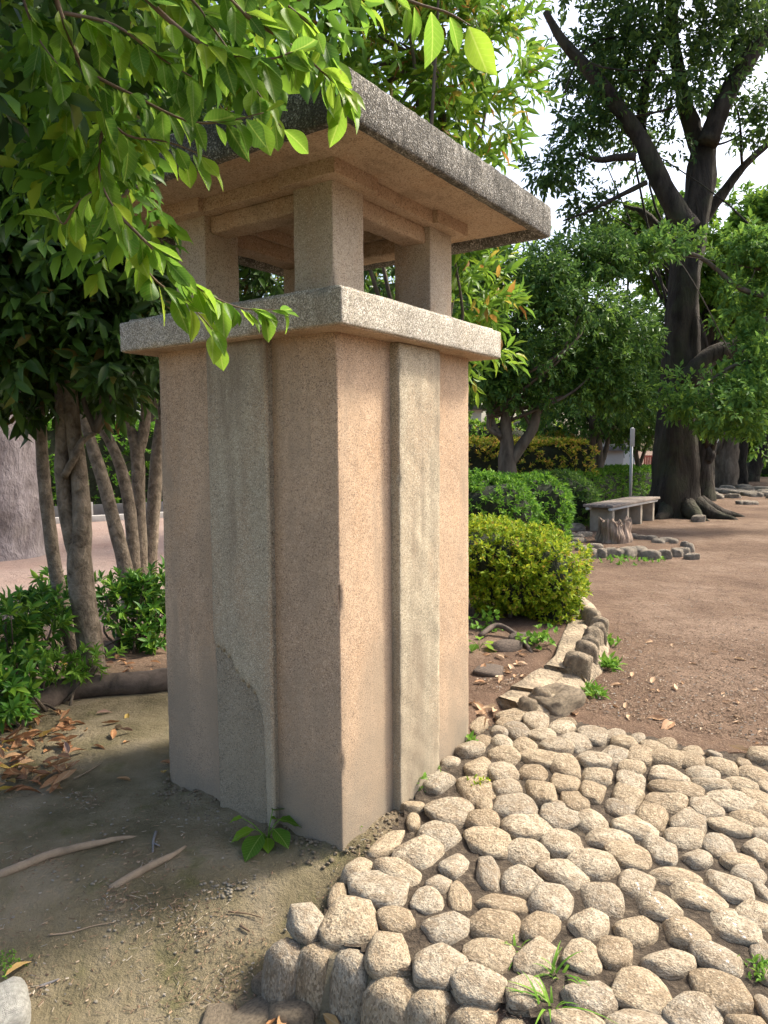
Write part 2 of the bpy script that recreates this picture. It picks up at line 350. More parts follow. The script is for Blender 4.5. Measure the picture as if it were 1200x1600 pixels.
M['lf_bright'] = leaf_mat('bright_laurel_leaf', [(0, G_(.06, .15, .018)), (.6, G_(.12, .25, .02)), (.9, G_(.20, .32, .03)), (.96, G_(.36, .26, .05)), (1, G_(.38, .16, .05))], .45, .35, 'island', 1.7)
M['lf_mid'] = leaf_mat('deep_green_leaf', [(0, G_(.035, .095, .032)), (.6, G_(.07, .165, .044)), (1, G_(.14, .26, .055))], .36, .36)
M['lf_cherry'] = leaf_mat('canopy_leaf', [(0, G_(.025, .065, .028)), (.6, G_(.05, .112, .04)), (1, G_(.11, .20, .045))], .45, .5, 'island', 1.7)
M['lf_soft'] = leaf_mat('soft_blue_green_leaf', [(0, G_(.065, .165, .06)), (.6, G_(.115, .245, .075)), (1, G_(.18, .31, .06))], .42, .5)
M['lf_yellow'] = leaf_mat('golden_privet_leaf', [(0, G_(.085, .18, .012)), (.5, G_(.215, .325, .02)), (.92, G_(.36, .41, .03)), (1, G_(.40, .24, .06))], .35, .45)
M['lf_hedge'] = leaf_mat('azalea_leaf', [(0, G_(.05, .15, .02)), (.6, G_(.095, .245, .027)), (1, G_(.17, .33, .035))], .34, .42)
M['lf_photinia'] = leaf_mat('red_tipped_leaf', [(0, G_(.11, .22, .03)), (.5, G_(.30, .36, .04)), (.75, G_(.60, .47, .09)), (1, G_(.68, .34, .14))], .40, .4)
M['lf_azalea'] = leaf_mat('rosette_leaf', [(0, G_(.028, .10, .018)), (.6, G_(.055, .165, .022)), (1, G_(.13, .24, .03))], .3, .36)
M['lf_weed'] = leaf_mat('weed_leaf', [(0, G_(.07, .20, .025)), (1, G_(.17, .32, .06))], .35, .45)
M['lf_far'] = leaf_mat('distant_leaf', [(0, G_(.06, .15, .03)), (.6, G_(.115, .24, .04)), (1, G_(.21, .34, .05))], .42, .6)
M['lf_dead'] = leaf_mat('dead_leaf', [(0, G_(.22, .10, .045)), (.5, G_(.34, .17, .075)), (.8, G_(.40, .24, .12)), (.9, G_(.42, .30, .05)), (1, G_(.24, .15, .12))], .15, .5, 'object', 1.2)
M['lf_dry'] = leaf_mat('dry_leaf', [(0, G_(.30, .16, .08)), (.5, G_(.46, .30, .18)), (1, G_(.55, .42, .28))], .15, .6, 'object', 1.2)
M['litter'] = None
def litter_mat():
    m, nt, b = nmat('dry_litter'); r = ramp(nt, [(0, (.10, .06, .035)), (.4, (.19, .12, .07)), (.75, (.28, .20, .125)), (.93, (.33, .29, .23)), (1, (.16, .16, .15))])
    nt.links.new(nt.nodes.new('ShaderNodeNewGeometry').outputs['Random Per Island'], r.inputs[0]); nt.links.new(r.outputs[0], b.inputs['Base Color']); b.inputs['Roughness'].default_value = .9
    return m
M['litter'] = litter_mat()

# ------------------------------------------------------------------ pillar frame (local x along the right face, local y along the left face)
YAW, PCX, PCY, PW = 0.9604, -0.1618, 2.5889, 0.988
ca, sa = math.cos(YAW), math.sin(YAW)
def PL(s, t, z=0): return Vector((PCX + ca * s - sa * t, PCY + sa * s + ca * t, z))

# ------------------------------------------------------------------ terrain
COB_PX = [(545, 1330), (508, 1385), (478, 1415), (458, 1450), (462, 1472), (498, 1482), (549, 1498), (614, 1533), (674, 1556), (746, 1578), (805, 1600), (868, 1632), (930, 1666), (1000, 1706), (1150, 1770)]
cob_poly = [G(u, v, .03).xy[:] for u, v in COB_PX] + [(2.0, 1.25), (2.75, 1.9), (2.95, 2.9), (2.7, 3.42)]
cob_poly += [G(u, v, .06).xy[:] for u, v in [(1190, 1180), (1120, 1172), (1040, 1155), (960, 1140), (890, 1122), (830, 1112), (790, 1113), (745, 1140), (700, 1180), (640, 1225), (590, 1280)]]
cob_poly = np.array(cob_poly)
bed_poly = np.array([G(u, v, .08).xy[:] for u, v in [(735, 1165), (790, 1110), (850, 1058), (903, 1010), (925, 965), (915, 930), (895, 905), (880, 880), (860, 850)]] + [(2.2, 9.5), (.2, 9.5), (-.2, 5.0), (-.3, 4.0)])
def inside(poly, x, y):
    x = np.asarray(x); y = np.asarray(y); r = np.zeros(x.shape, bool); n = len(poly)
    for i in range(n):
        x0, y0 = poly[i]; x1, y1 = poly[(i + 1) % n]
        if y0 == y1: continue
        c = ((y0 > y) != (y1 > y)) & (x < (x1 - x0) * (y - y0) / (y1 - y0) + x0); r ^= c
    return r
def edge_dist(poly, x, y):
    d = np.full(np.shape(x), 1e9); n = len(poly)
    for i in range(n):
        a = poly[i]; b = poly[(i + 1) % n]; e = b - a; t = np.clip(((x - a[0]) * e[0] + (y - a[1]) * e[1]) / max(e @ e, 1e-9), 0, 1)
        d = np.minimum(d, np.hypot(x - a[0] - t * e[0], y - a[1] - t * e[1]))
    return d
def gz(x, y, micro=False):
    x = np.asarray(x, float); y = np.asarray(y, float)
    side = sstep(-.5, .3, x)
    z = .06 * sstep(2.5, 3.4, y) * side
    c = inside(cob_poly, x, y)
    drop = -.17 * sstep(2.65, 1.95, y) * (1 - sstep(1.2, 2.4, x) * 0)
    z = z + np.where(c, 0.0, drop * np.where(y < 3, 1, 0))
    lx = (x - PCX) * ca + (y - PCY) * sa; ly = -(x - PCX) * sa + (y - PCY) * ca
    dp = np.hypot(np.maximum(np.maximum(-lx, lx - PW), 0), np.maximum(np.maximum(-ly, ly - PW), 0))
    z = z + (.016 + .010 * np.sin(lx * 9 + ly * 7) * np.sin(lx * 4 - ly * 11 + 1) + .007 * np.sin(lx * 31 + ly * 27) + .005 * np.sin(lx * 77 - ly * 61)) * np.exp(-(dp / .075) ** 2)
    bd = inside(bed_poly, x, y); z = z + np.where(bd, .08 * sstep(0, .12, edge_dist(bed_poly, x, y)) * sstep(.1, .5, x + .3), 0)
    return z
def gp(u, v, z0=0.0):
    """photo pixel to point on the terrain"""
    z = z0
    for _ in range(6):
        p = G(u, v, z); z = float(gz(p.x, p.y))
    return Vector((p.x, p.y, z))
def gl(u, v, dz=0):
    """pixel to point on the lower ground in front of the pavement"""
    return G(u, v, -.165) + Vector((0, 0, dz))
def gpv(u, v):
    u = np.asarray(u, float); v = np.asarray(v, float); r2 = (u - 600) / F_PX; u2 = -(v - 800) / F_PX
    D = np.array(_X)[None] * r2[:, None] + np.array(_Y)[None] * u2[:, None] + np.array(_F)[None]; z = np.zeros(len(u))
    for _ in range(5):
        t = (z - EYE) / D[:, 2]; x = D[:, 0] * t; y = D[:, 1] * t; z = gz(x, y)
    return np.stack([x, y, z], -1)
def axis(lo, hi, f0, f1, fine, grow=1.18):
    a = list(np.arange(f0, f1, fine)); s = fine
    l = [f0]
    while l[-1] > lo: s *= grow; l.append(l[-1] - s)
    s = fine; h = [a[-1]]
    while h[-1] < hi: s *= grow; h.append(h[-1] + s)
    return np.array(l[:0:-1] + a + h[1:])
gx = axis(-140, 140, -1.7, 2.6, .03); gy = axis(-20, 260, 1.3, 5.2, .03)
X, Y = np.meshgrid(gx, gy, indexing='xy')
Z = gz(X, Y); P3 = np.stack([X, Y, X * 0], -1)
nearf = np.clip(1.5 - np.hypot(X, Y - 3) / 14, 0, 1)
Z = Z + nearf * (.010 * fbm(P3, 2.3, 3, 1) + .004 * fbm(P3, 14, 3, 2))
nx_, ny_ = len(gx), len(gy); idx = np.arange(nx_ * ny_).reshape(ny_, nx_)
gq = np.stack([idx[:-1, :-1], idx[:-1, 1:], idx[1:, 1:], idx[1:, :-1]], -1).reshape(-1, 4)
gme = mesh('ground', np.stack([X, Y, Z], -1).reshape(-1, 3), gq)
def attr(me, name, arr):
    a = me.attributes.new(name, 'FLOAT', 'POINT'); a.data.foreach_set('value', np.asarray(arr, np.float32).ravel())
nz1 = fbm(P3, 1.1, 3, 5)
moss = (1 - sstep(-.1, .3, X - .02 * Y + .15 * nz1)) * (1 - sstep(4.4, 5.2, Y + .3 * nz1)) * (1 - .0 * Y)
sand = sstep(5.6, 6.6, Y + .25 * nz1) * (1 - sstep(-.6, .2, X + .1 * Y * 0))
attr(gme, 'moss', moss); attr(gme, 'sand', sand)
def ground_mat():
    m, nt, b = nmat('packed_earth'); L = nt.links
    geo = nt.nodes.new('ShaderNodeNewGeometry').outputs['Position']
    def at(n): a = nt.nodes.new('ShaderNodeAttribute'); a.attribute_name = n; return a.outputs['Fac']
    n1 = tex_noise(nt, geo, .55, 5, .6); r1 = ramp(nt, [(.38, (.098, .06, .04)), (.5, (.17, .111, .074)), (.62, (.24, .168, .12))]); L.new(n1.outputs[0], r1.inputs[0])
    n6 = tex_noise(nt, geo, 2.6, 6, .65, .5); dk = mixc(nt, math_n(nt, 'MULTIPLY', ramp_of(nt, n6.outputs[0], .45, .65), .6), r1.outputs[0], (.085, .05, .033)); r1o = dk
    n2 = tex_noise(nt, geo, 26, 6, .65); dirt = mixc(nt, ramp_of(nt, n2.outputs[0], .40, .62), mixc(nt, .5, r1o, (.10, .065, .045)), r1o)
    gr = tex_noise(nt, geo, 120, 4, .7); dirt = mixc(nt, math_n(nt, 'MULTIPLY', ramp_of(nt, gr.outputs[0], .56, .64), .6), dirt, (.36, .27, .20))
    n3 = tex_noise(nt, geo, 3.4, 5, .6); r3 = ramp(nt, [(.34, (.125, .106, .06)), (.5, (.19, .158, .095)), (.66, (.25, .208, .138))]); L.new(n3.outputs[0], r3.inputs[0])
    n4 = tex_noise(nt, geo, 5.2, 5, .62); moss_c = mixc(nt, math_n(nt, 'MULTIPLY', ramp_of(nt, n4.outputs[0], .58, .70), .45), r3.outputs[0], (.085, .095, .022))
    g2 = tex_noise(nt, geo, 90, 5, .7); moss_c = mixc(nt, math_n(nt, 'MULTIPLY', ramp_of(nt, g2.outputs[0], .60, .70), .7), moss_c, (.30, .25, .17))
    n5 = tex_noise(nt, geo, .8, 5); r5 = ramp(nt, [(.3, (.27, .185, .15)), (.7, (.34, .26, .22))]); L.new(n5.outputs[0], r5.inputs[0])
    c = mixc(nt, at('moss'), dirt, moss_c); c = mixc(nt, at('sand'), c, r5.outputs[0])
    L.new(c, b.inputs['Base Color']); b.inputs['Roughness'].default_value = .95; b.inputs['Specular IOR Level'].default_value = .15
    hb = tex_noise(nt, geo, 45, 7, .7); hc = tex_noise(nt, geo, 6, 4, .6); bump(nt, b, math_n(nt, 'ADD', math_n(nt, 'ADD', hb.outputs[0], math_n(nt, 'MULTIPLY', gr.outputs[0], .5)), math_n(nt, 'MULTIPLY', hc.outputs[0], 2.5)), .8, .025)
    return m
M['ground'] = ground_mat()
ground = link('ground', gme, M['ground']); ground['kind'] = 'structure'

# cobbled pavement: bed of dark soil + every stone
bx = np.arange(-.6, 3.1, .025); by = np.arange(1.0, 4.3, .025); BX, BY = np.meshgrid(bx, by, indexing='xy'); P3b = np.stack([BX, BY, BX * 0], -1)
BZ = gz(BX, BY) + .020 + .010 * fbm(P3b, 9, 3, 3) + .008 * fbm(P3b, 30, 2, 4)
ib = inside(cob_poly, BX, BY) & (edge_dist(cob_poly, BX, BY) > .045)
okq = ib[:-1, :-1] & ib[1:, :-1] & ib[:-1, 1:] & ib[1:, 1:]
bi = np.arange(BX.size).reshape(BX.shape); bq = np.stack([bi[:-1, :-1], bi[:-1, 1:], bi[1:, 1:], bi[1:, :-1]], -1)[okq]
def joint_mat():
    m, nt, b = nmat('joint_soil'); geo = nt.nodes.new('ShaderNodeNewGeometry').outputs['Position']
    n = tex_noise(nt, geo, 35, 6, .7); r = ramp(nt, [(.3, (.03, .021, .012)), (.5, (.06, .043, .027)), (.62, (.105, .08, .052)), (.74, (.24, .19, .13))]); nt.links.new(n.outputs[0], r.inputs[0])
    nt.links.new(r.outputs[0], b.inputs['Base Color']); b.inputs['Roughness'].default_value = .95; bump(nt, b, n.outputs[0], .9, .03); return m
used = np.unique(bq); remap = np.full(BX.size, -1); remap[used] = np.arange(len(used))
paving = link('cobbled_pavement', mesh('cobbled_pavement', np.stack([BX, BY, BZ], -1).reshape(-1, 3)[used], remap[bq]), joint_mat()); paving['kind'] = 'structure'

def stone_mesh(name, seed, boxy=.6, amp=.13, sub=3, facets=8):
    V, Fq = ICO4 if sub == 4 else ICO3
    r = np.random.default_rng(seed)
    e = 1.02 - boxy * r.uniform(.35, .6); P = np.sign(V) * np.abs(V) ** e
    P = P / np.maximum(np.abs(P).max(0), 1e-6)
    sc = 1 + amp * sn(V, 1.15, seed) + amp * .45 * sn(V, 2.6, seed + 3) + .022 * sn(V, 7, seed + 5)
    P = P * sc[:, None]
    for _ in range(facets):
        nv = r.normal(size=3); nv[2] = abs(nv[2]) * .8; nv /= np.linalg.norm(nv); off = r.uniform(.66, .92) * (P @ nv).max()
        ex = np.maximum(0, P @ nv - off); P = P - (ex * .8)[:, None] * nv
    P = P * (1 + .012 * sn(P, 9, seed + 8) + .008 * sn(P, 19, seed + 9))[:, None]
    sk = r.uniform(-.22, .22, 2); P[:, 0] += P[:, 1] * sk[0]; P[:, 1] += P[:, 0] * sk[1] * .5
    P[:, 2] = np.where(P[:, 2] > .35, .35 + (P[:, 2] - .35) * .5, P[:, 2])
    P = P / np.abs(P).max(0)
    return mesh(name, P, Fq)
STV = [stone_mesh('cobble_shape', 20 + k, boxy=.35 + .35 * (k % 3) / 2) for k in range(14)]
for me in STV: me.materials.append(M['cobble'])
STP = [stone_mesh('cobble_shape', 60 + k) for k in range(4)]
for me in STP: me.materials.append(M['cobble_paint'])

# (centre x, centre y, half width, half height, tilt) read off enlarged crops; each crop is 250 px blown up 4.8x
CR = {'A': (700, 1090), 'B': (950, 1090), 'C': (500, 1190), 'D': (400, 1350), 'E': (650, 1350), 'F': (950, 1350), 'G': (750, 1250)}
STN = {
'A': [(235,200,50,70,10),(490,115,80,58,20),(420,168,62,38,15),(375,235,58,45,-20),(525,230,82,58,-5),(660,158,98,58,5),(715,250,105,50,12),(400,310,75,50,0),(250,310,60,42,10),(855,210,90,50,10),(890,172,65,40,20),(440,405,125,55,12),(575,345,95,58,0),(810,345,135,55,10),(960,320,120,55,15),(1085,260,115,55,10),(225,490,110,60,-10),(420,525,105,62,-8),(640,530,120,48,5),(690,425,120,70,-12),(890,475,125,65,0),(1090,435,135,50,8),(205,640,135,85,0),(450,640,105,58,-3),(695,665,125,72,5),(870,590,110,60,15),(1110,540,120,55,12),(1080,650,105,70,12),(945,730,112,72,8),(265,770,68,52,0),(515,770,180,70,-5),(835,840,125,90,35),(250,880,130,60,0),(590,915,170,105,-8),(305,1040,165,95,0),(1070,885,110,80,0),(855,1045,155,95,0),(575,1120,165,90,0)],
'B': [(40,265,55,45,20),(130,315,105,45,-5),(215,280,55,32,15),(345,355,105,40,5),(430,330,75,42,15),(235,410,100,60,15),(440,430,125,55,15),(610,425,120,50,8),(645,370,75,32,15),(800,405,50,20,0),(855,475,110,60,0),(1020,455,65,30,5),(1090,540,125,60,5),(180,490,100,50,10),(35,400,95,65,20),(170,590,110,65,10),(445,540,160,60,3),(705,525,130,52,8),(520,645,215,55,8),(760,610,145,35,5),(985,605,140,45,5),(140,695,125,70,15),(80,785,105,65,0),(430,730,160,68,10),(340,830,125,90,10),(730,775,140,68,12),(925,730,190,65,18),(1100,700,130,50,15),(1160,630,60,40,0),(610,885,135,75,15),(210,930,180,75,15),(920,920,150,65,0),(1050,870,150,60,12),(1150,800,90,50,10),(565,1000,150,80,12),(390,1090,145,90,10),(835,1065,125,80,5),(1100,1085,110,70,5),(1160,985,80,50,-5),(150,1140,165,75,5),(655,1165,125,55,3),(990,1185,140,55,0)],
'C': [(500,570,135,62,-45),(275,765,105,66,-35),(735,640,150,110,20),(590,790,175,85,30),(430,910,225,115,8),(130,960,70,90,0),(915,500,155,95,15),(995,310,155,110,20),(1000,730,120,80,-20),(890,865,90,60,15),(1055,960,90,115,0),(805,980,130,85,5),(560,1135,140,80,0),(700,400,55,50,0)],
'D': [(385,370,135,120,-20),(690,380,215,150,0),(985,615,170,130,-5)],
'E': [(200,415,195,110,8),(600,415,220,105,12),(650,245,190,65,5),(165,690,165,160,30),(550,610,180,120,30),(450,830,205,125,25),(940,425,150,105,20),(900,655,150,130,20),(820,890,145,120,15),(1280,935,225,120,15),(1160,1110,240,120,15)],
'F': [(200,100,150,95,10),(500,45,190,60,5),(650,185,225,90,8),(920,120,195,90,12),(1070,30,150,60,5),(1170,160,60,70,0),(355,265,180,90,5),(185,435,175,110,15),(565,465,180,100,5),(915,400,205,125,8),(1090,330,150,100,20),(430,680,220,90,3),(825,640,195,120,8),(1160,600,95,95,15),(245,880,255,145,8),(830,900,230,145,12),(660,1060,235,150,25),(240,1130,250,105,0),(1050,1150,150,80,0),(1180,1020,70,90,10),(1195,790,60,65,0)],
'G': [(840,440,165,105,25),(970,250,170,75,0),(70,500,95,115,0),(335,570,165,105,5),(620,510,185,80,30),(555,715,185,115,5),(900,680,165,115,8),(790,880,170,105,5),(770,1110,165,110,12),(1000,1085,145,110,12)]}
PAINT = {('F', 0), ('F', 2), ('F', 6), ('F', 8), ('F', 9), ('F', 12)}
placed = []
def lay(cx, cy, ax, ay, rot, h, paint=False, tilt=True, sink=.36):
    k = random.randrange(len(STP)) if paint else random.randrange(len(STV))
    z = float(gz(cx, cy)) + .012
    o = link('cobble_stone', (STP if paint else STV)[k], None, paving, (cx, cy, z + h * (1 - 2 * sink) * .5), (random.uniform(-.09, .09), random.uniform(-.09, .09), rot), (ax, ay, h))
    placed.append((cx, cy, (ax + ay) / 2)); return o
for crop, rows in STN.items():
    ox, oy = CR[crop]
    for i, (cx, cy, hw, hh, tl) in enumerate(rows):
        u, v = ox + cx / 4.8, oy + cy / 4.8
        p = G(u, v, .05 + .05 * float(sstep(2.5, 3.4, G(u, v, .05).y)))
        t = math.radians(tl); au = (hw * math.cos(t) / 4.8, hw * math.sin(t) / 4.8); bu = (-hh * math.sin(t) / 4.8, hh * math.cos(t) / 4.8)
        z = p.z
        va = G(u + au[0], v + au[1], z) - G(u - au[0], v - au[1], z); vb = G(u + bu[0], v + bu[1], z) - G(u - bu[0], v - bu[1], z)
        rot = math.atan2(va.y, va.x); nvec = Vector((-math.sin(rot), math.cos(rot), 0))
        a = va.length * .5 * 1.12; b = max(.03, abs(vb.dot(nvec)) * .5 * 1.14)
        b = min(b, .72 * a + .07)
        lay(p.x, p.y, a, b, rot, min(.07, .028 + .24 * min(a, b)) * random.uniform(.85, 1.15), (crop, i) in PAINT)
# the pavement goes on beyond the frame to the right and towards the viewer
tries = 0; n1 = len(placed)
while tries < 9000 and len(placed) < n1 + 105:
    tries += 1
    x, y = random.uniform(.2, 2.9), random.uniform(1.3, 3.5)
    if not bool(inside(cob_poly, np.array(x), np.array(y))) or edge_dist(cob_poly, np.array(x), np.array(y)) < .06: continue
    a = random.uniform(.068, .095)
    if all((x - q[0]) ** 2 + (y - q[1]) ** 2 > (q[2] + a * .80) ** 2 for q in placed): lay(x, y, a * 1.12, a * .85, random.uniform(-.4, .9), .05)
tries = 0; n0 = len(placed)
while tries < 7000 and len(placed) < min(n0 + 60, 295):             # small stones wedged into the gaps
    tries += 1; x, y = random.uniform(-.3, 1.5), random.uniform(1.75, 3.45); a = random.uniform(.030, .052)
    if not bool(inside(cob_poly, np.array(x), np.array(y))) or edge_dist(cob_poly, np.array(x), np.array(y)) < .07: continue
    if all((x - q[0]) ** 2 + (y - q[1]) ** 2 > (q[2] + a * .80) ** 2 for q in placed): lay(x, y, a * 1.15, a * .9, random.uniform(-.6, 1.2), .036)

# upright edging stones of the pavement (top pixel, half width px, foot pixel)
UPR = [(447, 1449, 25, 441, 1560), (498, 1456, 26, 492, 1568), (549, 1470, 29, 548, 1588), (614, 1508, 33, 612, 1608), (674, 1531, 27, 670, 1632), (746, 1552, 32, 735, 1650), (805, 1574, 28, 795, 1668), (868, 1606, 30, 860, 1700), (930, 1640, 32, 922, 1730), (1000, 1680, 34, 990, 1770)]
UPM = [stone_mesh('upright_shape', 90 + k, boxy=.45, amp=.07, sub=3, facets=0) for k in range(6)]
for me in UPM: me.materials.append(M['cobble'])
for k, (u, v, hw, fu, fv) in enumerate(UPR):
    top = G(u, v + 12, .035); d = math.hypot(top.y, EYE); w = hw * d / F_PX
    fwd = Vector((.45, .9, 0)) * .05
    o = link('edging_stone', UPM[k % 6], None, paving, (top.x, top.y, -.09), (-.10 + random.uniform(-.05, .05), random.uniform(-.05, .05), -.45 + random.uniform(-.2, .2)), (w * 1.25, w * 1.15, .155))

# ------------------------------------------------------------------ the pillar
pil = empty('gate_pillar', (PCX, PCY, 0), YAW)
tag(pil, 'tall square stone gate pillar shaped like a lantern with flat overhanging roof', 'pillar')
def part(name, VF, mat, parent, smooth=True): return link(name, mesh(name, VF[0], VF[1], smooth), mat, parent)
ZB, ZT = 1.916, 2.037
V, Fq = rbox(0, PW, 0, PW, -.35, ZB + .01, r=.007, cell=.025, amp=.0022, seed=1, freq=14, chip=.012)
k = np.clip(V[:, 2] / ZB, 0, 1)[:, None] * .0074; V[:, :2] += (np.where(V[:, :2] < PW / 2, 1, -1)) * k
part('shaft', (V, Fq), M['shaft'], pil)
D = .036
def left_pilaster():
    core = rbox(-D + .010, .05, .318, .632, -.3, ZB - .004, r=.006, cell=.02, amp=.0045, seed=4, freq=34)
    c = part('pilaster', core, M['pilaster_core'], pil); c['label'] = 'worn pilaster with its render broken off low down'
    # the sound render layer ends in a ragged break; outline in (y,z) of the left face, traced as pieces of one broken sheet
    edge = [(.632, .72), (.612, .695), (.575, .69), (.535, .665), (.505, .61), (.47, .58), (.43, .565), (.40, .545), (.375, .50), (.365, .44), (.356, .36), (.352, .25), (.35, .12), (.345, -.2), (.318, -.2)]
    ys = np.array([e[0] for e in edge]); zs = np.array([e[1] for e in edge])
    n = 46; yy = np.linspace(.314, .636, n); zl = np.interp(yy, ys[::-1], zs[::-1]) + .008 * np.sin(yy * 180) + .005 * np.sin(yy * 410)
    m = 70; T = np.linspace(0, 1, m); YY = np.repeat(yy[:, None], m, 1); ZZ = zl[:, None] * (1 - T) + (ZB - .003) * T
    XX = -D + .0012 * fbm(np.stack([YY, ZZ, YY * 0], -1), 14, 3, 2); XX[:, 0] += .0035; XX[:, 1] += .0015; XX[0] += .004; XX[-1] += .004
    back = np.full_like(XX, -D + .015)
    front = np.stack([XX, YY, ZZ], -1).reshape(-1, 3); bk = np.stack([back, YY, ZZ], -1).reshape(-1, 3)
    i = np.arange(n * m).reshape(n, m); q = np.stack([i[:-1, :-1], i[1:, :-1], i[1:, 1:], i[:-1, 1:]], -1).reshape(-1, 4)[:, ::-1]
    ring = np.concatenate([i[:, 0], i[-1, 1:], i[-2::-1, -1], i[0, -2:0:-1]]); nr = np.roll(ring, -1)
    s = np.stack([ring, nr, nr + n * m, ring + n * m], -1)
    link('render_layer', mesh('render_layer', np.concatenate([front, bk]), [np.concatenate([q, s])]), M['pilaster'], c)
left_pilaster()
part('pilaster', rbox(.338, .652, -D, .05, -.3, ZB - .004, r=.007, cell=.02, amp=.004, seed=6, freq=26, chip=.015), M['pilaster'], pil)
part('pilaster', rbox(PW - .05, PW + D, .33, .65, -.3, ZB - .004, r=.007, cell=.05, amp=.003, seed=7), M['pilaster'], pil)
part('pilaster', rbox(.33, .65, PW - .05, PW + D, -.3, ZB - .004, r=.007, cell=.05, amp=.003, seed=8), M['pilaster'], pil)
OV = .103
part('collar_slab', rbox(-OV, PW + OV, -OV, PW + OV, ZB, ZT, r=.008, cell=.025, amp=.0028, seed=9, freq=22, chip=.014), M['collar'], pil)
part('collar_underside', rbox(-OV + .012, PW + OV - .012, -OV + .012, PW + OV - .012, ZB - .004, ZB + .02, r=.002, cell=.1, amp=.0006, seed=10), M['soffit'], pil)
part('plinth', rbox(-.075, PW + .075, -.075, PW + .075, ZT - .01, ZT + .013, r=.006, cell=.04, amp=.003, seed=11), M['collar'], pil)
I0, PWD = .065, .188
for (sx, sy) in ((0, 0), (1, 0), (0, 1), (1, 1)):
    x0 = I0 if not sx else PW - I0 - PWD; y0 = I0 if not sy else PW - I0 - PWD
    part('post', rbox(x0, x0 + PWD, y0, y0 + PWD, ZT + .008, 2.462, r=.006, cell=.035, amp=.002, seed=12 + sx + 2 * sy, freq=18, chip=.010), M['post'], pil)
    c0, cl = .012, .265
    cx0 = c0 if not sx else PW - c0 - cl; cy0 = c0 if not sy else PW - c0 - cl
    part('bracket', rbox(cx0, cx0 + cl, cy0, cy0 + cl, 2.455, 2.512, r=.005, cell=.06, amp=.0015, seed=16 + sx + 2 * sy), M['soffit'], pil)
TI = .092
for (bxx) in ((I0 + PWD - .004, PW - I0 - PWD + .004, TI, TI + .11), (I0 + PWD - .004, PW - I0 - PWD + .004, PW - TI - .11, PW - TI)):
    part('tie_beam', rbox(bxx[0], bxx[1], bxx[2], bxx[3], 2.388, 2.459, r=.012, cell=.03, amp=.006, seed=21, freq=22), M['soffit'], pil)
    part('tie_beam', rbox(bxx[2], bxx[3], bxx[0], bxx[1], 2.388, 2.459, r=.012, cell=.03, amp=.006, seed=23, freq=22), M['soffit'], pil)
UI = .038
for (x0, x1, y0, y1) in ((.27, PW - .27, UI, UI + .18), (.27, PW - .27, PW - UI - .18, PW - UI), (UI, UI + .18, .27, PW - .27), (PW - UI - .18, PW - UI, .27, PW - .27)):
    part('wall_plate', rbox(x0, x1, y0, y1, 2.457, 2.511, r=.005, cell=.05, amp=.0015, seed=26), M['soffit'], pil)
RO, RB, RT = .268, 2.470, 2.612
part('ceiling', rbox(-RO + .05, PW + RO - .05, -RO + .05, PW + RO - .05, 2.509, 2.56, r=.004, cell=.06, amp=.004, seed=31, freq=5), M['soffit'], pil)
# roof slab: frame of four mitred sides with a drip lip, and a low hipped top
def roof_slab():
    n = 64; L = np.linspace(-RO, PW + RO, n)
    prof = [(.062, 2.530), (.058, 2.496), (.05, 2.482), (.03, RB + .002), (.006, RB), (0, RB + .006), (0, 2.52), (0, 2.56), (0, RT - .008), (.007, RT), (.05, RT + .006), (.30, RT + .05), (.76, RT + .10)]
    prof = np.array(prof); Vs, Fs, off = [], [], 0
    c = PW / 2; H = PW / 2 + RO
    for sd in range(4):
        t = np.linspace(-1, 1, n); half = H - prof[:, 0]
        along = t[:, None] * half[None, :]; outw = np.repeat(-half[None, :], n, 0); zz = np.repeat(prof[None, :, 1], n, 0)
        ang = sd * math.pi / 2; xx = c + along * math.cos(ang) - outw * math.sin(ang); yy = c + along * math.sin(ang) + outw * math.cos(ang)
        Vs.append(np.stack([xx, yy, zz], -1).reshape(-1, 3)); i = np.arange(n * len(prof)).reshape(n, -1) + off
        Fs.append(np.stack([i[:-1, :-1], i[:-1, 1:], i[1:, 1:], i[1:, :-1]], -1).reshape(-1, 4)); off += i.size
    V = np.concatenate(Vs); Fq = np.concatenate(Fs); key = np.round(V * 20000).astype(np.int64)
    _, f, inv = np.unique(key, axis=0, return_index=True, return_inverse=True); V = V[f]; Fq = inv.reshape(-1)[Fq]
    d = V - np.array([c, c, 2.55]); V = V + unit(d) * (.004 * fbm(V, 22, 3, 3) + .004 * fbm(V, 60, 2, 8))[:, None]
    return V, Fq[:, ::-1]
part('roof_slab', roof_slab(), M['roof'], pil)

# ------------------------------------------------------------------ foliage tools
def leaf_tmpl(kind):
    if kind == 'lo': return np.array([[0, 0, 0], [-.5, .48, .12], [.5, .48, .12], [0, 1, -.1]]), np.array([[0, 2, 3], [0, 3, 1]])
    return np.array([[0, 0, 0], [-.42, .25, .08], [0, .28, .0], [.42, .25, .08], [-.44, .6, .07], [0, .63, -.02], [.44, .6, .07], [0, 1, -.14]]), np.array([[0, 2, 1], [0, 3, 2], [1, 2, 5], [1, 5, 4], [2, 3, 6], [2, 6, 5], [4, 5, 7], [5, 6, 7]])
def place_leaves(pos, d, nrm, L, Wd, kind='hi'):
    T, Fq = leaf_tmpl(kind); d = unit(d); s = unit(np.cross(d, nrm)); n = np.cross(s, d)
    V = pos[:, None] + s[:, None] * (T[None, :, 0:1] * Wd[:, None, None]) + d[:, None] * (T[None, :, 1:2] * L[:, None, None]) + n[:, None] * (T[None, :, 2:3] * L[:, None, None])
    Fs = Fq[None] + (np.arange(len(pos)) * len(T))[:, None, None]
    return V.reshape(-1, 3), Fs.reshape(-1, 3)
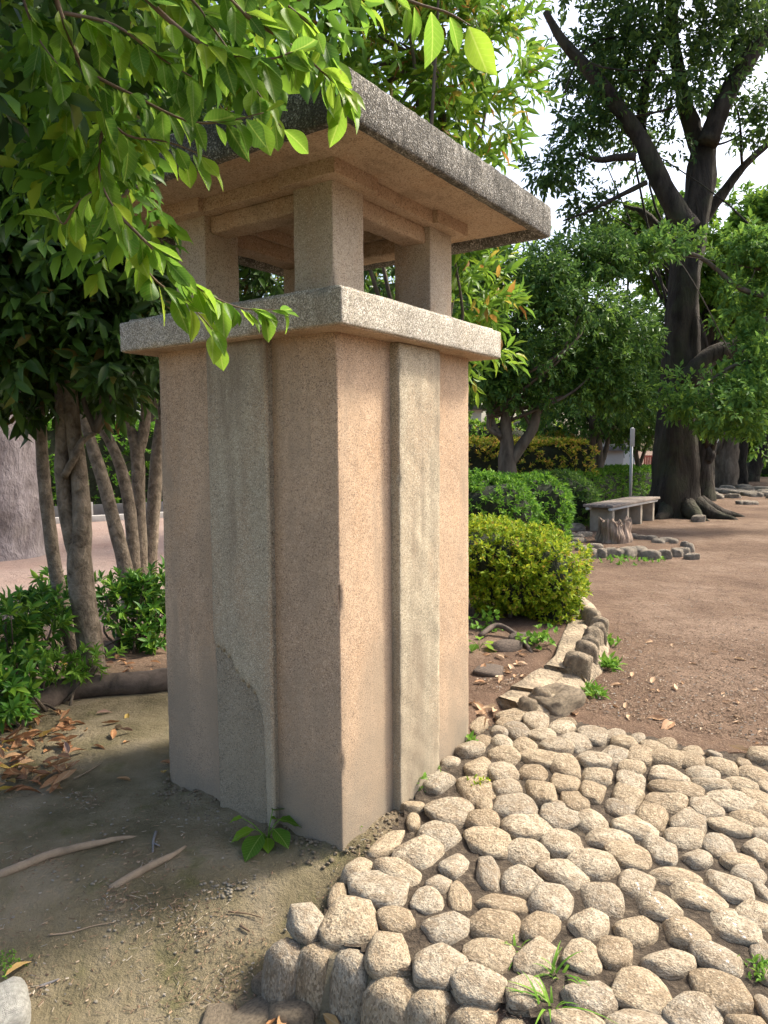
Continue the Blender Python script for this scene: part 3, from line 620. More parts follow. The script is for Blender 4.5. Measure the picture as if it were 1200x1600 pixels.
def shoot_points(blobs, n, r, fill=(.55, 1.0), lump=.22):
    B = np.array([b[:6] for b in blobs], float); w = (B[:, 3] * B[:, 4] + B[:, 4] * B[:, 5] + B[:, 3] * B[:, 5]); w /= w.sum()
    k = r.choice(len(B), n, p=w); D_ = unit(r.normal(size=(n, 3)))
    rad = fill[0] + (fill[1] - fill[0]) * r.random(n) ** .6
    rad *= 1 + lump * sn(D_ * 2.3 + B[k][:, :3] * .9, 1.0, 3)
    return B[k][:, :3] + D_ * B[k][:, 3:6] * rad[:, None], unit(D_ / B[k][:, 3:6] * B[k][:, 3:6].mean(1, keepdims=True))
def box_points(x0, x1, y0, y1, z0, z1, n, r, depth=.12, M3=None):
    """points in the outer skin of a clipped hedge (top and four sides), rounded"""
    P = r.random((n, 3)) * 2 - 1; ax = r.choice(3, n, p=[.2, .35, .45]); sg = np.where(r.random(n) < .5, -1, 1); sg = np.where((ax == 2), 1, sg)
    P[np.arange(n), ax] = sg
    q = np.sum(np.abs(P) ** 5, 1) ** (1 / 5); Dn = unit(np.sign(P) * np.abs(P) ** 3 + 1e-6); P = P / q[:, None]
    P *= 1 + .06 * sn(P * 3, 1.0, r.random() * 5)[:, None]
    c = np.array([(x0 + x1) / 2, (y0 + y1) / 2, (z0 + z1) / 2]); h = np.array([(x1 - x0) / 2, (y1 - y0) / 2, (z1 - z0) / 2])
    return c + P * h - Dn * (depth * r.random(n) ** 1.5)[:, None], Dn
def foliage(pts, dirs, r, per, L, Wd, twig=.15, up=.25, droop=.15, spread=1.0, kind='hi', jit=.35):
    n = len(pts); dirs = unit(dirs + np.array([0, 0, up]) + r.normal(size=dirs.shape) * jit)
    ref = np.where(np.abs(dirs[:, 2:3]) < .9, np.array([[0, 0, 1.]]), np.array([[1., 0, 0]])); e1 = unit(np.cross(dirs, ref)); e2 = np.cross(dirs, e1)
    out = []; ph = r.random(n) * 6.28
    for k in range(per):
        th = ph + k * 2.4 + r.normal(size=n) * .3; f = (k + .5) / per
        side = e1 * np.cos(th)[:, None] + e2 * np.sin(th)[:, None]
        sp = spread * (1.15 - .75 * f)
        d = unit(dirs * (.55 + .4 * f) + side * sp - np.array([0, 0, droop]) + r.normal(size=(n, 3)) * .15)
        nn = unit(dirs * .8 + np.array([0, 0, .5]) - d * .2 + r.normal(size=(n, 3)) * .35)
        l = L * r.uniform(.65, 1.2, n)
        out.append(place_leaves(pts + dirs * (twig * f), d, nn, l, Wd * l / L * r.uniform(.85, 1.15, n), kind))
    return join(out)
def B(u, v, y, ru, rv=None, ry=None):
    """blob from photo pixel centre, depth and pixel radii"""
    p = A(u, v, y); rv = rv or ru; return (p.x, p.y, p.z, ru * px(y), (ry if ry else max(ru, rv) * px(y)), rv * px(y))
def crown(name, parent, mat, blobs, n, per, L, Wd, seed, fill=(.5, 1.0), up=.25, droop=.15, twig=.15, kind='hi', spread=1.0, lump=.22, zmin=None):
    r = np.random.default_rng(seed); p, d = shoot_points(blobs, n, r, fill, lump)
    if zmin is not None: k = p[:, 2] > zmin; p, d = p[k], d[k]
    VF = foliage(p, d, r, per, L, Wd, twig, up, droop, spread, kind)
    return link(name, mesh(name, VF[0], VF[1]), mat, parent)
def limbs(name, parent, mat, lst, seg=10, amp=.18, seed=0, freq=3.0, ridges=0):
    VF = join([tube(p, r_, seg, amp, freq, seed + i, ridges=ridges if i == 0 else 0) for i, (p, r_) in enumerate(lst)])
    return link(name, mesh(name, VF[0], VF[1]), mat, parent)
def twigs_to(blobs, start, n, r, r0=.02, frac=.8):
    out = []
    for k in range(n):
        b = blobs[r.integers(len(blobs))]; e = np.array(b[:3]) + unit(r.normal(size=3)) * np.array(b[3:6]) * frac * r.random()
        s = np.array(start[r.integers(len(start))], float); m = (s + e) / 2 + r.normal(size=3) * .12 * np.linalg.norm(e - s)
        out.append(([s, m, e], [r0, r0 * .65, r0 * .2]))
    return out
def polyA(lst): return [A(u, v, y) for u, v, y in lst]

# ------------------------------------------------------------------ slender evergreen trees on the left
def left_tree(label, base_px, trunk_sets, blobs, n, seed, per=7, L=.12, Wd=.042):
    """trunk_sets: list of (pixel polyline at depth, radii)"""
    t = empty('evergreen_tree', base_px); tag(t, label, 'tree', 'slender evergreen trees beside the pillar')
    r = np.random.default_rng(seed); base = Vector(base_px)
    sets = [([Vector(p) - base for p in pts], rad) for pts, rad in trunk_sets]
    bl = [(b[0] - base.x, b[1] - base.y, b[2] - base.z, b[3], b[4], b[5]) for b in blobs]
    ends = [s[0][-1] for s in sets]
    limbs('trunk', t, M['bark_smooth'], sets, 12, .10, seed, 2.2)
    limbs('branch', t, M['bark_mid'], twigs_to(bl, ends, 16, r, .022), 6, .05, seed)
    crown('crown', t, M['lf_dark'], bl, n, per, L, Wd, seed, fill=(.25, 1.0), up=-.05, droop=.35, twig=.16, spread=1.0)
    return t
def yb(u, v): p = gp(u, v); return p
b1 = yb(120, 1062); d1 = b1.y
left_tree('thin leaning evergreen tree trunk right beside a thicker forked trunk', b1,
    [([gp(122, 1066) - Vector((0, 0, .1)), A(118, 1030, d1), A(98, 950, d1), A(82, 860, d1), A(68, 740, d1), A(62, 650, d1), A(50, 540, d1)], [.060, .052, .045, .042, .040, .034, .02])],
    [B(40, 440, d1 - .2, 110, 120, .5), B(-60, 330, d1 - .4, 150, 190, .7), B(20, 560, d1 - .3, 80, 70, .4)], 900, 1, L=.14, Wd=.05)
b2 = yb(148, 1078); d2 = b2.y
left_tree('forked grey evergreen trunk, the thickest of the slender trees beside the pillar', b2,
    [([gp(150, 1082) - Vector((0, 0, .1)), A(145, 1040, d2), A(132, 950, d2), A(124, 880, d2), A(128, 820, d2), A(124, 740, d2), A(112, 650, d2), A(108, 540, d2), A(130, 400, d2)], [.095, .080, .074, .078, .058, .050, .046, .04, .02]),
     ([A(124, 875, d2), A(108, 820, d2), A(98, 740, d2), A(97, 640, d2), A(85, 520, d2)], [.06, .05, .045, .04, .02]),
     ([A(100, 745, d2 - .05), A(116, 715, d2 - .08), A(128, 690, d2 - .05), A(150, 675, d2)], [.022, .022, .02, .012])],
    [B(120, 420, d2, 130, 150, .6), B(80, 200, d2, 170, 190, .8), B(140, 560, d2, 110, 75, .4), B(0, 60, d2, 200, 170, .8), B(210, 300, d2 + .2, 110, 150, .5)], 1900, 2, L=.135, Wd=.048)
b3 = A(206, 950, 6.6); b3.z = 0; d3 = 6.6
left_tree('slim evergreen trunk bending left behind the rosette shrub', b3,
    [([b3 - Vector((0, 0, .1)), A(196, 890, d3), A(178, 815, d3), A(160, 747, d3), A(142, 690, d3), A(130, 640, d3), A(128, 520, d3)], [.085, .068, .062, .058, .052, .045, .03])],
    [B(150, 520, d3, 90, 90, .6), B(90, 330, d3, 140, 150, .8)], 780, 3, L=.14, Wd=.05)
b4 = A(213, 945, 6.9); b4.z = 0; d4 = 6.9
left_tree('slim evergreen trunk curving between its neighbours behind the rosette shrub', b4,
    [([b4 - Vector((0, 0, .1)), A(210, 890, d4), A(203, 800, d4), A(190, 735, d4), A(172, 690, d4), A(145, 645, d4), A(120, 560, d4)], [.075, .062, .058, .055, .05, .045, .03])],
    [B(190, 380, d4, 120, 130, .8), B(250, 180, d4, 130, 160, .8), B(215, 560, d4, 50, 50, .4)], 840, 4, L=.14, Wd=.05)
b5 = A(222, 940, 7.2); b5.z = 0; d5 = 7.2
left_tree('forked evergreen trunk close behind the pillar edge', b5,
    [([b5 - Vector((0, 0, .1)), A(220, 880, d5), A(217, 790, d5), A(214, 705, d5), A(200, 660, d5), A(186, 615, d5), A(170, 520, d5)], [.085, .07, .065, .065, .045, .04, .02]),
     ([A(215, 715, d5), A(225, 670, d5), A(230, 620, d5), A(240, 520, d5)], [.055, .055, .05, .03])],
    [B(250, 470, d5, 90, 90, .6), B(190, 560, d5, 60, 45, .4), B(120, 200, d5, 180, 180, 1.)], 780, 5, L=.14, Wd=.05)
b6 = A(232, 935, 7.5); b6.z = 0; d6 = 7.5
left_tree('evergreen trunk half hidden behind the pillar, leaning towards it', b6,
    [([b6 - Vector((0, 0, .1)), A(234, 875, d6), A(240, 790, d6), A(247, 705, d6), A(258, 620, d6), A(270, 500, d6)], [.09, .078, .072, .07, .06, .03])],
    [B(300, 480, d6, 110, 110, .8), B(360, 280, d6, 150, 150, 1.), B(430, 420, d6, 110, 80, .7), B(600, 440, d6, 90, 60, .7)], 840, 6, L=.14, Wd=.05)

# ------------------------------------------------------------------ overhanging tree: trunk outside the frame, drooping leafy branches in front of the roof
def leaf_mesh(name, W_=.4, seg=7, fold=.10, curl=.15, tip=1.0, twist=0.0, ov=.5, wav=0.0):
    """one leaf of unit length along +y; ov = where it is widest"""
    t = np.linspace(0, 1, seg + 1); e = math.log(.5) / math.log(ov)
    w = W_ * .5 * np.sin(np.pi * t ** e) ** .85; w[0] = .012; w[-1] = .004; w[-2] *= .85 * tip
    y = t * (1 - .12 * abs(curl)); z = -curl * t * t
    Vv = []
    for k in range(len(t)):
        f = fold * w[k] / (W_ * .5) * W_; wv = wav * math.sin(k * 2.1)
        Vv += [[-w[k], y[k], z[k] + f + wv], [-w[k] * .5, y[k], z[k] + f * .35 + wv * .4], [0, y[k], z[k] - .0], [w[k] * .5, y[k], z[k] + f * .35 - wv * .3], [w[k], y[k], z[k] + f - wv]]
    q = []
    for k in range(seg):
        for j in range(4): q.append([5 * k + j, 5 * k + j + 1, 5 * k + j + 6, 5 * k + j + 5])
    Vv = np.array(Vv)
    if twist: a = twist * Vv[:, 1]; x_, z_ = Vv[:, 0].copy(), Vv[:, 2].copy(); Vv[:, 0] = x_ * np.cos(a) - z_ * np.sin(a); Vv[:, 2] = x_ * np.sin(a) + z_ * np.cos(a)
    return mesh(name, Vv, np.array(q))
FL = [leaf_mesh('leaf_shape', .52, 8, .16, .18, ov=.55), leaf_mesh('leaf_shape', .46, 8, .22, .30, ov=.5), leaf_mesh('leaf_shape', .55, 8, .10, .08, ov=.58, wav=.012), leaf_mesh('leaf_shape', .48, 8, .25, -.10, ov=.5, twist=.5), leaf_mesh('leaf_shape', .52, 8, .18, .4, ov=.55, twist=-.4), leaf_mesh('leaf_shape', .44, 8, .3, .22, ov=.48, wav=.015)]
for me in FL: me.materials.append(M['lf_front'])
ot = empty('overhanging_tree', (-2.0, 1.15, -.17)); tag(ot, 'broadleaf tree whose bright leafy branches hang over the pillar roof', 'tree')
def rel(p, o): return Vector(p) - o.location
limb_pts = [Vector((-2.0, 1.15, -.25)), Vector((-1.98, 1.16, .9)), Vector((-1.9, 1.2, 1.9)), Vector((-1.6, 1.3, 2.6)), A(-60, -80, 1.5), A(120, -60, 1.6), A(330, -70, 1.65), A(560, -80, 1.7)]
limbs('trunk', ot, M['bark_smooth'], [([rel(p, ot) for p in limb_pts], [.13, .10, .085, .06, .03, .02, .014, .006])], 12, .1, 3)
TW = [  # pixel polyline, depth from/to, leaf count
 ([(75, -40), (108, 60), (140, 130), (165, 178), (200, 212), (262, 222), (325, 246)], 1.62, 1.75, 24),
 ([(165, 178), (155, 240), (160, 290), (185, 335), (200, 352)], 1.70, 1.72, 26),
 ([(185, 335), (235, 385), (285, 430), (330, 462), (380, 482), (440, 484)], 1.72, 1.86, 40),
 ([(130, 110), (200, 145), (290, 188), (350, 190), (412, 176)], 1.66, 1.72, 26),
 ([(190, -40), (280, 45), (350, 85), (420, 92), (458, 80)], 1.60, 1.68, 30),
 ([(300, -60), (380, 20), (440, 60), (490, 100), (545, 150)], 1.62, 1.75, 30),
 ([(360, -60), (450, 10), (500, 55), (520, 110), (540, 165)], 1.70, 1.78, 20),
 ([(500, -70), (590, -20), (650, 5), (700, 20), (735, 40)], 1.45, 1.5, 9),
 ([(20, -60), (40, 10), (60, 60), (90, 100)], 1.66, 1.6, 12),
 ([(110, 60), (110, 120), (105, 160), (125, 200)], 1.72, 1.8, 12),
 ([(100, 20), (180, 40), (250, 90), (300, 120)], 1.58, 1.62, 22),
 ([(240, -50), (300, 0), (330, 40), (400, 140), (440, 200)], 1.75, 1.82, 22),
 ([(200, 352), (215, 400), (245, 440), (300, 480), (345, 530)], 1.78, 1.86, 16),
 ([(160, 290), (120, 320), (100, 350), (85, 330)], 1.75, 1.8, 9),
]
rl = random.Random(5)
for ti, (pl, ya, yb_, cnt) in enumerate(TW):
    pts = [A(u, v, ya + (yb_ - ya) * i / (len(pl) - 1)) for i, (u, v) in enumerate(pl)]
    start = pts[0]; rad = np.linspace(.0065 if ti in (0, 4, 5) else .0042, .0012, len(pts))
    VF = tube([rel(p, ot) for p in pts], rad, 6)
    br = link('branch', mesh('branch', VF[0], VF[1]), M['twig'], ot)
    arr = np.array([p[:] for p in pts]); seg = np.linalg.norm(np.diff(arr, axis=0), axis=1); cum = np.concatenate([[0], np.cumsum(seg)]) / seg.sum()
    for k in range(cnt):
        f = min(1.0, .10 + .92 * (k + rl.random() * .8) / cnt)
        p = Vector([np.interp(f, cum, arr[:, j]) for j in range(3)])
        i = min(len(pts) - 2, int(np.searchsorted(cum, f, side='right') - 1)); td = (pts[i + 1] - pts[i]).normalized()
        side = Vector((rl.gauss(0, 1), rl.gauss(0, .8), rl.gauss(0, .5))); side -= td * side.dot(td); side.normalize()
        d = (td * rl.uniform(.2, .8) + side * rl.uniform(.35, .9) + Vector((0, 0, -1)) * rl.uniform(.25, 1.0)).normalized()
        nrm = Vector((rl.gauss(.1, .45), rl.gauss(-.45, .4), rl.gauss(.75, .4))); s = d.cross(nrm).normalized(); nn = s.cross(d)
        L = rl.uniform(.046, .098) * (1.1 if ti == 7 else 1.0); pos = p + d * .008
        o = link('leaf', FL[rl.randrange(len(FL))], None, br)
        Mx = Matrix(((s.x, d.x, nn.x, 0), (s.y, d.y, nn.y, 0), (s.z, d.z, nn.z, 0), (0, 0, 0, 1)))
        o.matrix_parent_inverse = Matrix.Identity(4)
        o.matrix_local = Matrix.Translation(rel(pos, ot)) @ Mx @ Matrix.Diagonal((L, L, L, 1))
M['lf_front_i'] = leaf_mat('glossy_front_leaf_mass', [(0, G_(.045, .135, .02)), (.45, G_(.09, .22, .022)), (.8, G_(.15, .31, .03)), (1, G_(.24, .33, .035))], .52, .33, 'island', 1.9)
crown('leafy_twigs', ot, M['lf_front_i'], [tuple(rel(b[:3], ot)) + tuple(b[3:]) for b in [B(100, 40, 2.05, 130, 100, .25), B(290, 20, 2.0, 150, 75, .25), B(140, 180, 2.0, 75, 80, .2), B(175, 310, 2.0, 50, 70, .2), B(440, 10, 2.0, 100, 70, .2), B(90, 250, 2.1, 60, 60, .2), B(165, 300, 2.05, 38, 55, .15), B(170, 385, 2.05, 36, 36, .12)]], 235, 6, .075, .034, 78, fill=(.1, 1.0), up=-.3, droop=.5, twig=.10)
crown('crown', ot, M['lf_dark'], [tuple(rel(A(u, v, y), ot)) + (a, b, c) for u, v, y, a, b, c in [(-220, -60, 1.7, .5, .5, .45), (-120, -260, 1.8, .7, .6, .4), (150, -330, 1.9, .6, .6, .25)]], 320, 7, .10, .04, 77)

# ------------------------------------------------------------------ bright laurel tree behind the pillar
def clumps(blobs, k, seed, f=.36):
    r = np.random.default_rng(seed); out = []
    for b in blobs:
        for _ in range(k):
            d = unit(r.normal(size=3)) * r.random() ** .45 * .82; g = f * r.uniform(.7, 1.35)
            out.append((b[0] + d[0] * b[3], b[1] + d[1] * b[4], b[2] + d[2] * b[5], b[3] * g * 1.15, b[4] * g, b[5] * g * .8))
    return out
def tree(name, label, base, trunk, blobs, mats, n, per, L, Wd, seed, fill=(.45, 1.0), group=None, amp=.15, seg=12, nt_=14, r0=.03, kind='lo', up=.25, droop=.15, twig=.15, lump=.25, ridges=0, spread=1.0, clump=0):
    if clump: blobs = clumps(blobs, clump, seed + 500)
    t = empty(name, base); tag(t, label, 'tree', group); base = Vector(base); r = np.random.default_rng(seed)
    sets = [([Vector(p) - base for p in pts], rad) for pts, rad in trunk]
    bl = [(b[0] - base.x, b[1] - base.y, b[2] - base.z, b[3], b[4], b[5]) for b in blobs]
    limbs('trunk', t, mats[0], sets, seg, amp, seed, ridges=ridges)
    ends = [p for s in sets for p in s[0][len(s[0]) // 2:]]
    if nt_: limbs('branch', t, mats[0], twigs_to(bl, ends, nt_, r, r0), 6, .05, seed)
    if n: crown('crown', t, mats[1], bl, n, per, L, Wd, seed, fill, up, droop, twig, kind, spread, lump)
    return t
yl = 5.4; lb = Vector((.25, yl, .1))
tree('laurel_tree', 'bright yellow-green laurel tree rising behind the pillar roof', lb,
     [([lb - Vector((0, 0, .1)), lb + Vector((.02, 0, .8)), lb + Vector((-.05, .1, 1.8)), lb + Vector((.05, .1, 3.0)), lb + Vector((.1, .1, 4.2))], [.09, .08, .07, .05, .02])],
     [B(620, 60, yl, 150, 150, .8), B(740, 120, yl, 85, 120, .6), B(720, 450, yl, 75, 70, .5), B(700, 330, yl, 60, 90, .5), B(480, 20, yl, 160, 120, .8), B(640, -150, yl, 200, 130, .9), B(735, 540, yl - .1, 40, 45, .35), B(330, 0, yl + .3, 140, 110, .8)],
     (M['bark_mid'], M['lf_bright']), 1500, 8, .13, .036, 31, fill=(.4, 1.0), kind='hi', up=.2, droop=.15, twig=.16, nt_=22, r0=.02)

# ------------------------------------------------------------------ dark evergreen behind the hedge, and its neighbour
dm = 12.6; mb = A(788, 790, dm); mb.z = .1
tree('spreading_evergreen', 'dense dark evergreen tree with low forked trunk behind the azalea mound', mb,
     [([mb - Vector((0, 0, .2)), A(792, 740, dm), A(792, 700, dm), A(790, 660, dm), A(788, 600, dm)], [.19, .17, .12, .10, .05]),
      ([A(795, 725, dm), A(812, 700, dm), A(832, 670, dm), A(840, 635, dm), A(845, 600, dm)], [.11, .10, .09, .07, .04]),
      ([A(790, 690, dm), A(772, 668, dm), A(765, 645, dm), A(755, 620, dm)], [.07, .06, .05, .03]),
      ([A(782, 682, dm - .1), A(764, 670, dm - .1), A(762, 652, dm - .1)], [.04, .035, .02])],
     [B(800, 520, dm, 95, 100, 1.1), B(880, 470, dm, 100, 90, 1.2), B(850, 575, dm, 120, 60, 1.0), B(770, 600, dm, 60, 40, .7), B(940, 560, dm + .4, 90, 75, 1.0), B(900, 400, dm + .5, 90, 50, 1.0), B(960, 610, dm + .5, 70, 40, .8), B(760, 440, dm + .3, 60, 70, .9)],
     (M['bark_mid'], M['lf_mid']), 4200, 8, .115, .045, 41, clump=10, fill=(.45, 1.05), kind='lo', up=.05, droop=.25, twig=.2, nt_=24, r0=.035)
dn = 19.0; nb = A(925, 760, dn); nb.z = .06
tree('twin_stem_evergreen', 'shaded evergreen tree with slim twin stems behind the clipped hedge', nb,
     [([nb - Vector((0, 0, .2)), A(925, 735, dn), A(926, 700, dn), A(925, 650, dn)], [.13, .12, .11, .08]),
      ([A(936, 755, dn), A(936, 725, dn), A(934, 690, dn), A(930, 640, dn)], [.12, .12, .11, .08]),
      ([A(938, 730, dn), A(945, 708, dn), A(950, 688, dn), A(955, 660, dn)], [.08, .07, .06, .04])],
     [B(930, 620, dn, 100, 60, 1.6), B(990, 610, dn + 1, 80, 75, 1.5), B(860, 600, dn + 1, 70, 70, 1.5), B(950, 540, dn + 1, 110, 60, 1.8)],
     (M['bark_mid'], M['lf_mid']), 2600, 8, .15, .06, 42, fill=(.3, 1.0), kind='lo', up=.05, droop=.2, twig=.25, nt_=14, r0=.05)
dn2 = 21.0; nb2 = A(1000, 757, dn2); nb2.z = .06
tree('small_evergreen', 'small evergreen tree with fine forked stems just beside the signpost', nb2,
     [([nb2 - Vector((0, 0, .2)), A(998, 735, dn2), A(994, 712, dn2), A(990, 690, dn2)], [.09, .08, .07, .05]),
      ([A(999, 728, dn2), A(1006, 708, dn2), A(1012, 690, dn2)], [.06, .05, .03])],
     [B(1000, 650, dn2, 60, 50, 1.4), B(1010, 580, dn2 + 1, 70, 60, 1.5)], (M['bark_mid'], M['lf_mid']), 900, 8, .15, .06, 43, kind='lo', fill=(.3, 1), nt_=10, r0=.04)

# ------------------------------------------------------------------ row of old cherry trees on the right
t1 = gp(1056, 806); y1 = t1.y
def pA(l, y): return [A(u, v, y) for u, v in l]
S1 = px(y1)
tree('old_cherry_tree', 'huge old dark-barked cherry tree with spreading limbs beside the bench', t1,
     [([t1 - Vector((0, 0, .3)), A(1056, 795, y1), A(1056, 760, y1), A(1058, 700, y1), A(1060, 640, y1), A(1064, 570, y1), A(1067, 500, y1), A(1070, 430, y1), A(1082, 370, y1), A(1092, 300, y1), A(1100, 230, y1)], np.array([46, 40, 36, 33, 29, 28, 25, 22, 22, 21, 18]) * S1),
      (pA([(1076, 360), (1050, 318), (1026, 270), (1002, 220), (978, 185), (945, 140), (915, 105), (880, 65), (852, 18)], y1 - .5), np.array([17, 15, 14, 12, 11, 10, 9, 7, 4]) * S1),
      (pA([(1096, 240), (1080, 195), (1068, 150), (1056, 90), (1050, 30), (1045, -60)], y1 + .2), np.array([14, 13, 11, 9, 8, 5]) * S1),
      (pA([(1104, 225), (1122, 180), (1142, 135), (1168, 95), (1196, 55), (1240, 0)], y1 - .3), np.array([15, 14, 13, 12, 11, 8]) * S1),
      (pA([(1092, 350), (1115, 320), (1135, 295), (1160, 262), (1200, 225), (1250, 190)], y1 + .6), np.array([11, 9, 8, 6, 5, 3]) * S1),
      (pA([(1072, 600), (1105, 560), (1150, 540), (1200, 505), (1260, 470)], y1 - .4), np.array([17, 15, 12, 11, 8]) * S1),
      (pA([(992, 245), (965, 246), (935, 250), (905, 240)], y1 - .8), np.array([6, 5, 4, 2]) * S1),
      (pA([(1040, 370), (1018, 345), (1000, 330), (975, 322)], y1 + .6), np.array([8, 7, 5, 2]) * S1),
      (pA([(1010, 285), (960, 310), (920, 330), (880, 345)], y1 - .6), np.array([4, 3, 2, 1.2]) * S1),
      (pA([(1000, 210), (1010, 130), (1035, 60), (1060, 0)], y1 + .3), np.array([8, 8, 7, 5]) * S1)],
     [B(960, 60, y1, 110, 90, 2.0), B(1060, 80, y1, 110, 120, 2.0), B(900, 170, y1 - .3, 70, 60, 1.2), B(880, 265, y1 - .4, 60, 35, .9), B(1000, 180, y1, 80, 70, 1.5), B(1160, 20, y1, 100, 70, 1.5), B(1180, 190, y1, 60, 55, 1.2), B(1000, -90, y1, 220, 110, 3), B(920, 320, y1, 60, 30, .8)],
     (M['bark_dark'], M['lf_cherry']), 3000, 7, .15, .072, 51, clump=9, fill=(.1, 1.05), kind='lo', up=.0, droop=.3, twig=.3, nt_=14, r0=.03, lump=.4, seg=18, ridges=5, amp=.22)
# buttress roots at the foot of the old tree
def roots(parent_name, label, base, arms, mat, r0):
    t = empty(parent_name, base); tag(t, label, 'roots')
    for pts, rad in arms:
        VF = tube([Vector(p) - Vector(base) for p in pts], rad, 10, .15, 3, 5); link('root', mesh('root', VF[0], VF[1]), mat, t)
    return t
gpx = lambda u, v, dz=0: gp(u, v) + Vector((0, 0, dz))
roots('surface_roots', 'gnarled buttress roots spreading from the foot of the old tree', t1,
      [([t1 + Vector((x0 * .5, y0 * .5, .24)), t1 + Vector((x0, y0, .06)), t1 + Vector((x0 * 1.4, y0 * 1.4, .0)), t1 + Vector((x0 * 1.6 + .1, y0 * 1.7 + .1, -.10))], [.22, .13, .07, .03]) for x0, y0 in ((-.45, -.5), (.1, -.75), (.55, -.6), (.85, -.2), (-.75, 0))], M['bark_dark'], .2)
# hanging lower boughs (a younger tree's foliage in front of the old trunk)
t6b = Vector((9.6, 13.6, .06))
tree('young_hanging_tree', 'pale green broadleaf boughs drooping in front of the old trunks', t6b,
     [([t6b - Vector((0, 0, .2)), t6b + Vector((0, 0, 2)), t6b + Vector((-.5, 0, 3.6)), t6b + Vector((-1.4, 0, 4.6)), A(1180, 420, 13.6)], [.2, .16, .13, .09, .03]),
      ([t6b + Vector((-.3, 0, 3.2)), A(1230, 560, 13.3), A(1150, 570, 13.1), A(1090, 610, 13.1), A(1045, 640, 13.1)], [.07, .05, .035, .02, .008]),
      ([t6b + Vector((-.9, 0, 4.2)), A(1180, 460, 13.5), A(1090, 400, 13.6), A(1010, 390, 13.6), A(940, 410, 13.6)], [.06, .05, .035, .02, .008])],
     [B(1150, 620, 13.1, 95, 55, 1.0), B(1070, 635, 13.1, 45, 22, .5), B(1190, 560, 13.3, 70, 50, .8), B(1130, 660, 13.3, 60, 35, .7), B(1020, 385, 13.6, 90, 30, .8), B(950, 400, 13.6, 60, 32, .6), B(1165, 390, 13.6, 75, 40, .8), B(1170, 470, 13.6, 60, 35, .8), B(1200, 430, 13.7, 60, 60, .8), B(1200, 660, 13.1, 50, 50, .6)],
     (M['bark_mid'], M['lf_soft']), 1500, 8, .13, .06, 61, clump=7, fill=(.1, 1.05), kind='lo', up=-.1, droop=.15, twig=.22, nt_=12, r0=.012, lump=.35, spread=.9)
t2 = gp(1094, 782); y2 = t2.y; S2 = px(y2)
tree('old_cherry_tree', 'mossy old cherry trunk with a burl, standing directly behind the huge dark trunk', t2,
     [([t2 - Vector((0, 0, .3)), A(1094, 760, y2), A(1096, 720, y2), A(1098, 690, y2), A(1097, 640, y2), A(1095, 560, y2), A(1110, 470, y2), A(1130, 380, y2)], np.array([24, 20, 18, 19, 17, 15, 11, 5]) * S2),
      (pA([(1106, 722), (1110, 712), (1104, 700)], y2 - .3), np.array([6, 8, 5]) * S2)],
     [B(1090, 380, y2, 110, 80, 2.5), B(1010, 350, y2, 60, 50, 2.0), B(1170, 330, y2, 90, 90, 2.4), B(1120, 470, y2, 90, 50, 2.2)], (M['bark_dark'], M['lf_far']), 2300, 8, .20, .09, 52, clump=8, fill=(.2, 1), kind='lo', nt_=24, r0=.06, lump=.35, droop=.25, up=0, ridges=4, amp=.25)
t3 = gp(1133, 762); y3 = t3.y; S3 = px(y3)
tree('old_cherry_tree', 'pale grey knotted cherry trunk farther along the row', t3,
     [([t3 - Vector((0, 0, .3)), A(1133, 752, y3), A(1134, 720, y3), A(1140, 690, y3), A(1146, 660, y3), A(1150, 600, y3), A(1170, 520, y3)], np.array([20, 17, 15, 15, 14, 11, 6]) * S3),
      (pA([(1128, 735), (1122, 715), (1130, 690)], y3), np.array([8, 6, 3]) * S3)],
     [B(1150, 560, y3, 90, 60, 3), B(1080, 540, y3, 60, 60, 2.5), B(1200, 500, y3, 90, 80, 3)], (M['bark_mid'], M['lf_far']), 1400, 8, .24, .11, 53, fill=(.2, 1), kind='lo', nt_=16, r0=.07, lump=.35, ridges=4, amp=.3)
t4 = gp(1158, 757); y4 = t4.y; S4 = px(y4)
tree('old_cherry_tree', 'dark shaded cherry trunk between the pale knotted trunk and the leaning one', t4,
     [([t4 - Vector((0, 0, .3)), A(1158, 745, y4), A(1157, 720, y4), A(1160, 690, y4), A(1172, 660, y4), A(1190, 620, y4)], np.array([13, 11, 10, 9, 8, 5]) * S4)],
     [B(1190, 590, y4, 70, 50, 3)], (M['bark_dark'], M['lf_far']), 600, 8, .26, .12, 54, fill=(.2, 1), kind='lo', nt_=8, r0=.08, lump=.35, ridges=3, amp=.25)
t5 = gp(1172, 752); y5 = t5.y; S5 = px(y5)
tree('old_cherry_tree', 'dark cherry trunk leaning steeply over, last of the row', t5,
     [([t5 - Vector((0, 0, .3)), A(1174, 742, y5), A(1182, 722, y5), A(1196, 700, y5), A(1215, 675, y5), A(1240, 640, y5)], np.array([16, 13, 11, 10, 9, 6]) * S5)],
     [B(1230, 600, y5, 70, 60, 3)], (M['bark_dark'], M['lf_far']), 400, 8, .28, .13, 55, fill=(.2, 1), kind='lo', nt_=6, r0=.08, lump=.35, amp=.25)

